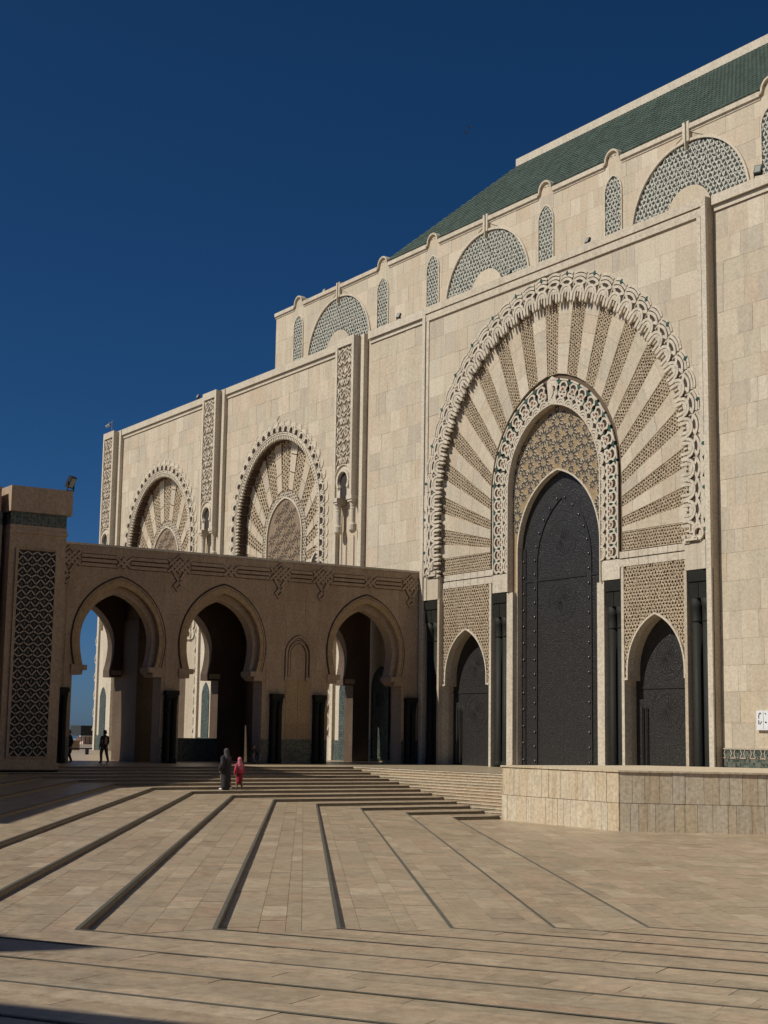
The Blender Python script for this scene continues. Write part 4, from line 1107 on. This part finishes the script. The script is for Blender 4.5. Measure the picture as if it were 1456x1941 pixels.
floodlight((-16.1, .2, TOP), radians(10), 'small black floodlight on the coping above the great arch', 0.6)
floodlight((3.0, .45, TOP + .08), radians(25), 'black floodlight on the coping right of the portal panel', 0.98)
floodlight((-9.2, .25, TOP), radians(5), 'black floodlight on the portal coping under the rightmost narrow window', 0.68)
floodlight((-56.6, YU + .5, ZU + .05), radians(20), 'black floodlight on the leftmost end of the upper parapet', 0.83)
floodlight((-38.2, YU + 1.6, ZU + .35), radians(20), 'black floodlight beside the hood over the third narrow window', 0.83)
floodlight((-24.6, YU + 1.6, ZU + .35), radians(20), 'black floodlight beside the hood over the fourth narrow window', 0.83)
floodlight((-17.6, YU + 1.6, ZU + .35), radians(20), 'black floodlight beside the hood over the fifth narrow window', 0.83)
# security camera on the far pilaster
SCm = thing('security_camera', (-74.6, .0, TOP + .06), 'pale security camera on a mast above the far left pilaster', 'camera')
b = MB(TW); b.tube((-74.2, 0, TOP), (-74.2, 0, TOP + 1.25), .04, .04); b.tube((-74.2, 0, TOP + 1.0), (-74.8, -.1, TOP + 1.0), .035, .035); b.build('mast', M_GREYM, SCm)
b = MB(TW); b.tube((-74.5, -.06, TOP + .85), (-74.95, -.25, TOP + .7), .13, .12, 10); b.build('housing', M_GREYM, SCm)
b = MB(TW); b.tube((-74.95, -.25, TOP + .70), (-74.99, -.27, TOP + .685), .08, .08, 10); b.build('lens', M_BLACK, SCm)
# wall sign
SG = thing('wall_sign', (2.9, .4, 2.6), 'white pictogram sign on the wall right of the portal', 'sign')
b = MB(); b.box(2.27, 3.75, 2.16, 3.04, WL - .13, WL + .0); b.build('board', M_WHITE, SG)
b = MB(); b.box(2.695, 2.71, 2.2, 3.0, WL - .137, WL - .1); b.build('divider', M_GREYM, SG)
b = MB()
b.rib([(2.43, 2.68), (2.42, 2.80), (2.46, 2.90), (2.53, 2.94)], .05, WL - .137, WL - .1); b.rib([(2.53, 2.94), (2.57, 2.88)], .035, WL - .137, WL - .1)
b.rib([(2.42, 2.60), (2.43, 2.42)], .06, WL - .137, WL - .1); b.rib([(2.50, 2.42), (2.60, 2.56)], .04, WL - .137, WL - .1)
b.rib([(2.80, 2.92), (2.86, 2.88)], .05, WL - .137, WL - .1); b.rib([(2.80, 2.52), (2.90, 2.50)], .06, WL - .137, WL - .1)
b.build('pictogram', M_INK, SG)
# far kiosk and bench seen through the first arch
KS = thing('kiosk', (-129, 22, 0), 'low dark-roofed kiosk with pink wall far beyond the left arch', 'kiosk')
b = MB(TW); b.wbox(-131, -127.5, 19.6, 26, 1.05, 2.3); b.build('roof', M_KROOF, KS)
b = MB(TW); b.wbox(-130.5, -128.2, 20.2, 25.6, -.3, .95); b.build('wall', M_KWALL, KS)
for k in range(7):
    b = MB(TW); b.tube((-127.7, 19.8 + k * .55, -.3), (-127.7, 19.8 + k * .55, 1.08), .05, .05); b.build('post', M_BLACK, KS)
b = MB(TW); b.wbox(-127.9, -127.5, 19.6, 26, .95, 1.06); b.build('rail', M_WHITE, KS)
BN = thing('bench', (-51.6, -11.2, 0), 'dark low bench on the sunlit floor beyond the left arch', 'bench')
b = MB(TW); b.wbox(-51.9, -51.4, -12.2, -9.9, .38, .46); b.build('seat', M_BLACK, BN)
for y in (-12.0, -10.2):
    b = MB(TW); b.wbox(-51.85, -51.45, y - .06, y + .06, 0, .38); b.build('leg', M_BLACK, BN)
BX = thing('planter', (-74, -2.6, 0), 'brown box planter beside the far corner of the mosque', 'planter')
b = MB(TW); b.wbox(-74.5, -73.6, -3.1, -2.0, 0, .8); b.wbox(-74.55, -73.55, -3.15, -1.95, .7, .84); b.build('box', M_RISER, BX)

# ------------------------------------------------------------------ people
def blob(name, caps, mat, parent, voxel=.02):
    """one continuous skin grown round tapered limbs: caps = (p0, p1, r0, r1[, squash])"""
    v = []; f = []
    for cp_ in caps:
        p0, p1, r0, r1 = Vector(cp_[0]), Vector(cp_[1]), cp_[2], cp_[3]; sq = cp_[4] if len(cp_) > 4 else 1
        d = p1 - p0; L = d.length; d = d.normalized() if L > 1e-5 else Vector((0, 0, 1))
        # a: sideways axis (world Y-ish kept), c: the other; squash acts along a fixed local X (front-back)
        a = Vector((0, 1, 0)); a = (a - d * a.dot(d)); a = a.normalized() if a.length > 1e-3 else d.orthogonal().normalized(); c = d.cross(a)
        n = 12; rings = []
        for t in (-1, -.85, -.5, 0): rings.append((p0 + d * (r0 * t), r0 * sqrt(max(0.0004, 1 - t * t))))
        for t in (0, .5, .85, 1): rings.append((p1 + d * (r1 * t), r1 * sqrt(max(0.0004, 1 - t * t))))
        b0_ = len(v)
        for p, r in rings:
            for k in range(n):
                t = 2 * pi * k / n; v.append(tuple(p + a * (r * cos(t)) + c * (r * sin(t) * sq)))
        for i in range(len(rings) - 1):
            for k in range(n): f.append((b0_ + i * n + k, b0_ + i * n + (k + 1) % n, b0_ + (i + 1) * n + (k + 1) % n, b0_ + (i + 1) * n + k))
        f.append(tuple(b0_ + k for k in range(n - 1, -1, -1))); f.append(tuple(b0_ + (len(rings) - 1) * n + k for k in range(n)))
    me = bpy.data.meshes.new(name); me.from_pydata(v, [], f); me.materials.append(mat)
    o = bpy.data.objects.new(name, me)
    md_ = o.modifiers.new('skin', 'REMESH'); md_.mode = 'VOXEL'; md_.voxel_size = voxel; md_.use_smooth_shade = True
    sm = o.modifiers.new('soften', 'SMOOTH'); sm.iterations = 3; sm.factor = .5
    return o
def hand(w, d, side):
    """palm, four fingers and a thumb hanging from the wrist w along d"""
    w = Vector(w); d = Vector(d).normalized(); fw = Vector((-1, 0, 0)); c = [(w, w + d * .075, .030, .034, .55)]
    for i, l in enumerate((.070, .080, .074, .058)):
        o = w + d * .08 + fw * ((i - 1.5) * -.019); m = o + d * l * .55; e = m + (d + Vector((0, -side * .5, 0))).normalized() * l * .5
        c += [(o, m, .0095, .009), (m, e, .009, .0075)]
    t = w + d * .025 + fw * .028; c += [(t, t + (d + fw * .9).normalized() * .045, .012, .010), (t + (d + fw * .9).normalized() * .045, t + (d + fw * .5).normalized() * .075, .010, .008)]
    return c
def person(loc, face, scale, label, layers, group=None):
    """figures are modelled facing -X; layers = (name, material, caps)"""
    o = thing('person', loc, label, 'person', group)
    R = Matrix.Translation(Vector(loc)) @ Matrix.Rotation(face, 4, 'Z') @ Matrix.Scale(scale, 4)
    for name, mat, caps, vx in layers:
        ob = blob(name, caps, mat, o, vx); link(ob, o, R)
    return o
def head_caps(z, x=0.0):
    c = [((x, 0, z), (x - .01, 0, z + .07), .088, .098), ((x + .01, 0, z - .17), (x, 0, z - .02), .052, .055), ((x - .075, 0, z - .03), (x - .06, 0, z - .05), .05, .045),
         ((x - .10, 0, z + .03), (x - .118, 0, z + .0), .012, .016), ((x - .1, -.03, z + .04), (x - .1, -.02, z + .04), .014, .014), ((x - .1, .03, z + .04), (x - .1, .02, z + .04), .014, .014),
         ((x + .0, .095, z + .02), (x + .0, .098, z - .02), .018, .014), ((x + .0, -.095, z + .02), (x + .0, -.098, z - .02), .018, .014), ((x - .105, -.02, z - .05), (x - .105, .02, z - .05), .01, .01)]
    return c
def body_caps(st=.16, arm=.1):
    return head_caps(1.52) + [((0, 0, 1.0), (0, 0, 1.18), .14, .13), ((0, 0, 1.18), (0, 0, 1.32), .14, .12), ((0, -.13, 1.33), (0, .13, 1.33), .07, .07),
        ((0, -.09, .95), (-st, -.09, .52), .085, .06), ((-st, -.09, .52), (-st * .8, -.09, .09), .055, .035), ((0, .09, .95), (st * .5, .09, .50), .085, .06), ((st * .5, .09, .50), (st * 1.5, .09, .13), .055, .035),
        ((0, -.2, 1.31), (arm, -.25, 1.06), .05, .04), ((arm, -.25, 1.06), (-.04, -.27, .84), .038, .026), ((0, .2, 1.31), (-arm, .25, 1.06), .05, .04), ((-arm, .25, 1.06), (-.18, .26, .86), .038, .026)] + hand((-.04, -.27, .84), (-.15, 0, -1), -1) + hand((-.18, .26, .86), (-.3, 0, -1), 1)
def shoes(st=.16): return [((-st * .78, -.09, .045), (-st * .78 - .15, -.09, .035), .045, .035), ((st * 1.5, .09, .10), (st * 1.5 - .13, .09, .03), .045, .035)]
robe = [((0, 0, 1.0), (0, 0, 1.30), .19, .17, .8), ((0, -.14, 1.33), (0, .14, 1.33), .09, .09), ((0, 0, .95), (0.02, 0, .2), .215, .235, .85), ((.04, -.08, .5), (.06, -.1, .14), .14, .15), ((-.06, .08, .5), (-.10, .1, .14), .14, .15),
        ((0, -.2, 1.31), (.1, -.27, 1.05), .085, .085), ((.1, -.27, 1.05), (-.02, -.29, .87), .085, .09), ((0, .2, 1.31), (-.1, .27, 1.06), .085, .085), ((-.1, .27, 1.06), (-.16, .28, .89), .085, .09)]
scarf = [((0.01, 0, 1.53), (0.0, 0, 1.60), .112, .112), ((.03, 0, 1.30), (.02, 0, 1.5), .15, .105), ((.07, 0, 1.15), (.05, 0, 1.35), .10, .13, .6)]
UPX = -.05
person((-6.25, -22.35, -.70), radians(12), 1.02, 'woman in a long charcoal robe and dark headscarf climbing the steps', [('body', M_SKIN, body_caps(), .012), ('robe', M_ROBE, robe, .02), ('headscarf', M_SCARF, scarf, .016), ('shoes', M_SHOEW, shoes(), .012)])
girl_skirt = [((0, 0, .95), (.0, 0, .52), .16, .19, .85), ((.02, -.05, .6), (.03, -.06, .42), .12, .13), ((-.02, .05, .6), (-.03, .06, .42), .12, .13)]
girl_top = [((0, 0, .95), (0, 0, 1.3), .185, .16, .85), ((0, -.14, 1.32), (0, .14, 1.32), .085, .085), ((0, -.2, 1.3), (.04, -.27, 1.05), .075, .07), ((.04, -.27, 1.05), (-.04, -.27, .86), .07, .065), ((0, .2, 1.3), (-.04, .27, 1.05), .075, .07), ((-.04, .27, 1.05), (-.1, .27, .87), .07, .065)]
girl_scarf = [((0.01, 0, 1.53), (0.0, 0, 1.60), .118, .115), ((.03, 0, 1.25), (.02, 0, 1.5), .19, .11, .8), ((.06, 0, 1.05), (.05, 0, 1.3), .15, .17, .6)]
legg = [((-.02, -.08, .7), (-.12, -.08, .4), .07, .06), ((-.12, -.08, .4), (-.1, -.08, .1), .055, .045), ((.02, .08, .7), (.06, .08, .4), .07, .06), ((.06, .08, .4), (.14, .08, .12), .055, .045)]
person((-6.55, -21.55, -.70), radians(5), .80, 'girl in a pink headscarf and crimson skirt climbing the steps', [('body', M_SKIN, body_caps(.12, .04), .014), ('tunic', M_ROSE, girl_top, .02), ('skirt', M_RED, girl_skirt, .02), ('headscarf', M_PINK, girl_scarf, .018), ('leggings', M_DARKC, legg, .016), ('shoes', M_DARKC, shoes(.12), .014)])
jack = [((0, 0, .92), (0, 0, 1.30), .17, .16, .75), ((0, -.15, 1.33), (0, .15, 1.33), .085, .085), ((0, -.21, 1.3), (.06, -.27, 1.05), .07, .065), ((.06, -.27, 1.05), (-.03, -.28, .86), .06, .05), ((0, .21, 1.3), (-.06, .27, 1.05), .07, .065), ((-.06, .27, 1.05), (-.15, .27, .88), .06, .05)]
trou = [((0, -.08, .95), (-.14, -.09, .52), .11, .085), ((-.14, -.09, .52), (-.12, -.09, .1), .08, .06), ((0, .08, .95), (.08, .09, .5), .11, .085), ((.08, .09, .5), (.22, .09, .14), .08, .06)]
hair = [((.02, 0, 1.56), (.0, 0, 1.61), .10, .10)]
person((-25.2, -21.95, 0), radians(100), 1.02, 'dark silhouetted person walking in the left arch against the sky', [('body', M_SKIN, body_caps(.18), .014), ('coat', M_DARKC, jack + [((0, 0, .9), (.02, 0, .6), .17, .19, .8)], .02), ('trousers', M_DARKC, trou, .018), ('hair', M_BLACK, hair, .018), ('shoes', M_BLACK, shoes(.18), .014)])
person((-24.2, -20.35, 0), radians(15), 1.02, 'person in dark top and brown trousers beside the left arch pier', [('body', M_SKIN, body_caps(), .014), ('jacket', M_DARKC, jack, .02), ('trousers', M_BROWNT, trou, .018), ('hair', M_BLACK, hair, .018), ('shoes', M_BLACK, shoes(), .014)])
# seated figure, knees drawn up, back to the low dado (modelled facing -X, turned to face +X)
sb_ = head_caps(.86, .02) + [((.04, 0, .14), (.03, 0, .62), .14, .13), ((.02, -.13, .66), (.02, .13, .66), .07, .07), ((0, -.1, .12), (-.36, -.24, .46), .085, .06), ((-.36, -.24, .46), (-.42, -.14, .08), .055, .035), ((0, .1, .12), (-.36, .24, .46), .085, .06), ((-.36, .24, .46), (-.42, .14, .08), .055, .035),
      ((.02, -.2, .64), (-.12, -.27, .42), .048, .04), ((-.12, -.27, .42), (-.34, -.2, .50), .036, .026), ((.02, .2, .64), (-.12, .27, .42), .048, .04), ((-.12, .27, .42), (-.34, .2, .50), .036, .026)] + hand((-.34, -.2, .52), (-1, .1, -.3), -1) + hand((-.34, .2, .52), (-1, -.1, -.3), 1)
sj = [((.04, 0, .2), (.03, 0, .62), .17, .16, .8), ((.02, -.14, .66), (.02, .14, .66), .085, .085), ((.02, -.2, .64), (-.12, -.27, .42), .07, .06), ((-.12, -.27, .42), (-.26, -.23, .47), .055, .05), ((.02, .2, .64), (-.12, .27, .42), .07, .06), ((-.12, .27, .42), (-.26, .23, .47), .055, .05)]
stt = [((.02, -.1, .13), (-.36, -.24, .46), .11, .08), ((-.36, -.24, .46), (-.42, -.14, .12), .075, .06), ((.02, .1, .13), (-.36, .24, .46), .11, .08), ((-.36, .24, .46), (-.42, .14, .12), .075, .06), ((.04, -.08, .13), (.04, .08, .13), .13, .13)]
sh2 = [((-.40, -.14, .05), (-.55, -.13, .035), .045, .035), ((-.40, .14, .05), (-.55, .13, .035), .045, .035)]
person((-24.3, -11.4, .0), radians(180), 1.0, 'person sitting on the arcade floor with knees drawn up by the dado', [('body', M_SKIN, sb_, .014), ('jacket', M_DARKC, sj, .02), ('trousers', M_TROU, stt, .018), ('hair', M_BLACK, [((.03, 0, .90), (.02, 0, .95), .10, .10)], .018), ('shoes', M_TROU, sh2, .014)])
# two birds high over the roof
for i, (p, lab) in enumerate((((-61.0, 30.0, 59.75), 'higher of two tiny dark birds in the blue sky'), ((-61.6, 30.0, 59.45), 'lower of two tiny dark birds in the blue sky'))):
    o = thing('bird', p, lab, 'bird', 'birds over the roof')
    b = MB(TW); x, y, z = p
    b.tube((x - .22, y, z), (x + .05, y, z + .02), .03, .08, 8); b.tube((x + .05, y, z + .02), (x + .24, y, z + .03), .08, .03, 8)
    b.add([(x - .02, y, z + .05), (x + .14, y, z + .05), (x + .02, y - .25, z + .16), (x - .10, y - .55, z + .10), (x - .02, y - .24, z + .14)], [(0, 1, 2, 4), (4, 2, 3)])
    b.add([(x - .02, y, z + .05), (x + .14, y, z + .05), (x + .02, y + .25, z + .16), (x - .10, y + .55, z + .10), (x - .02, y + .24, z + .14)], [(0, 1, 2, 4), (4, 2, 3)])
    b.build('body', M_BLACK, o)
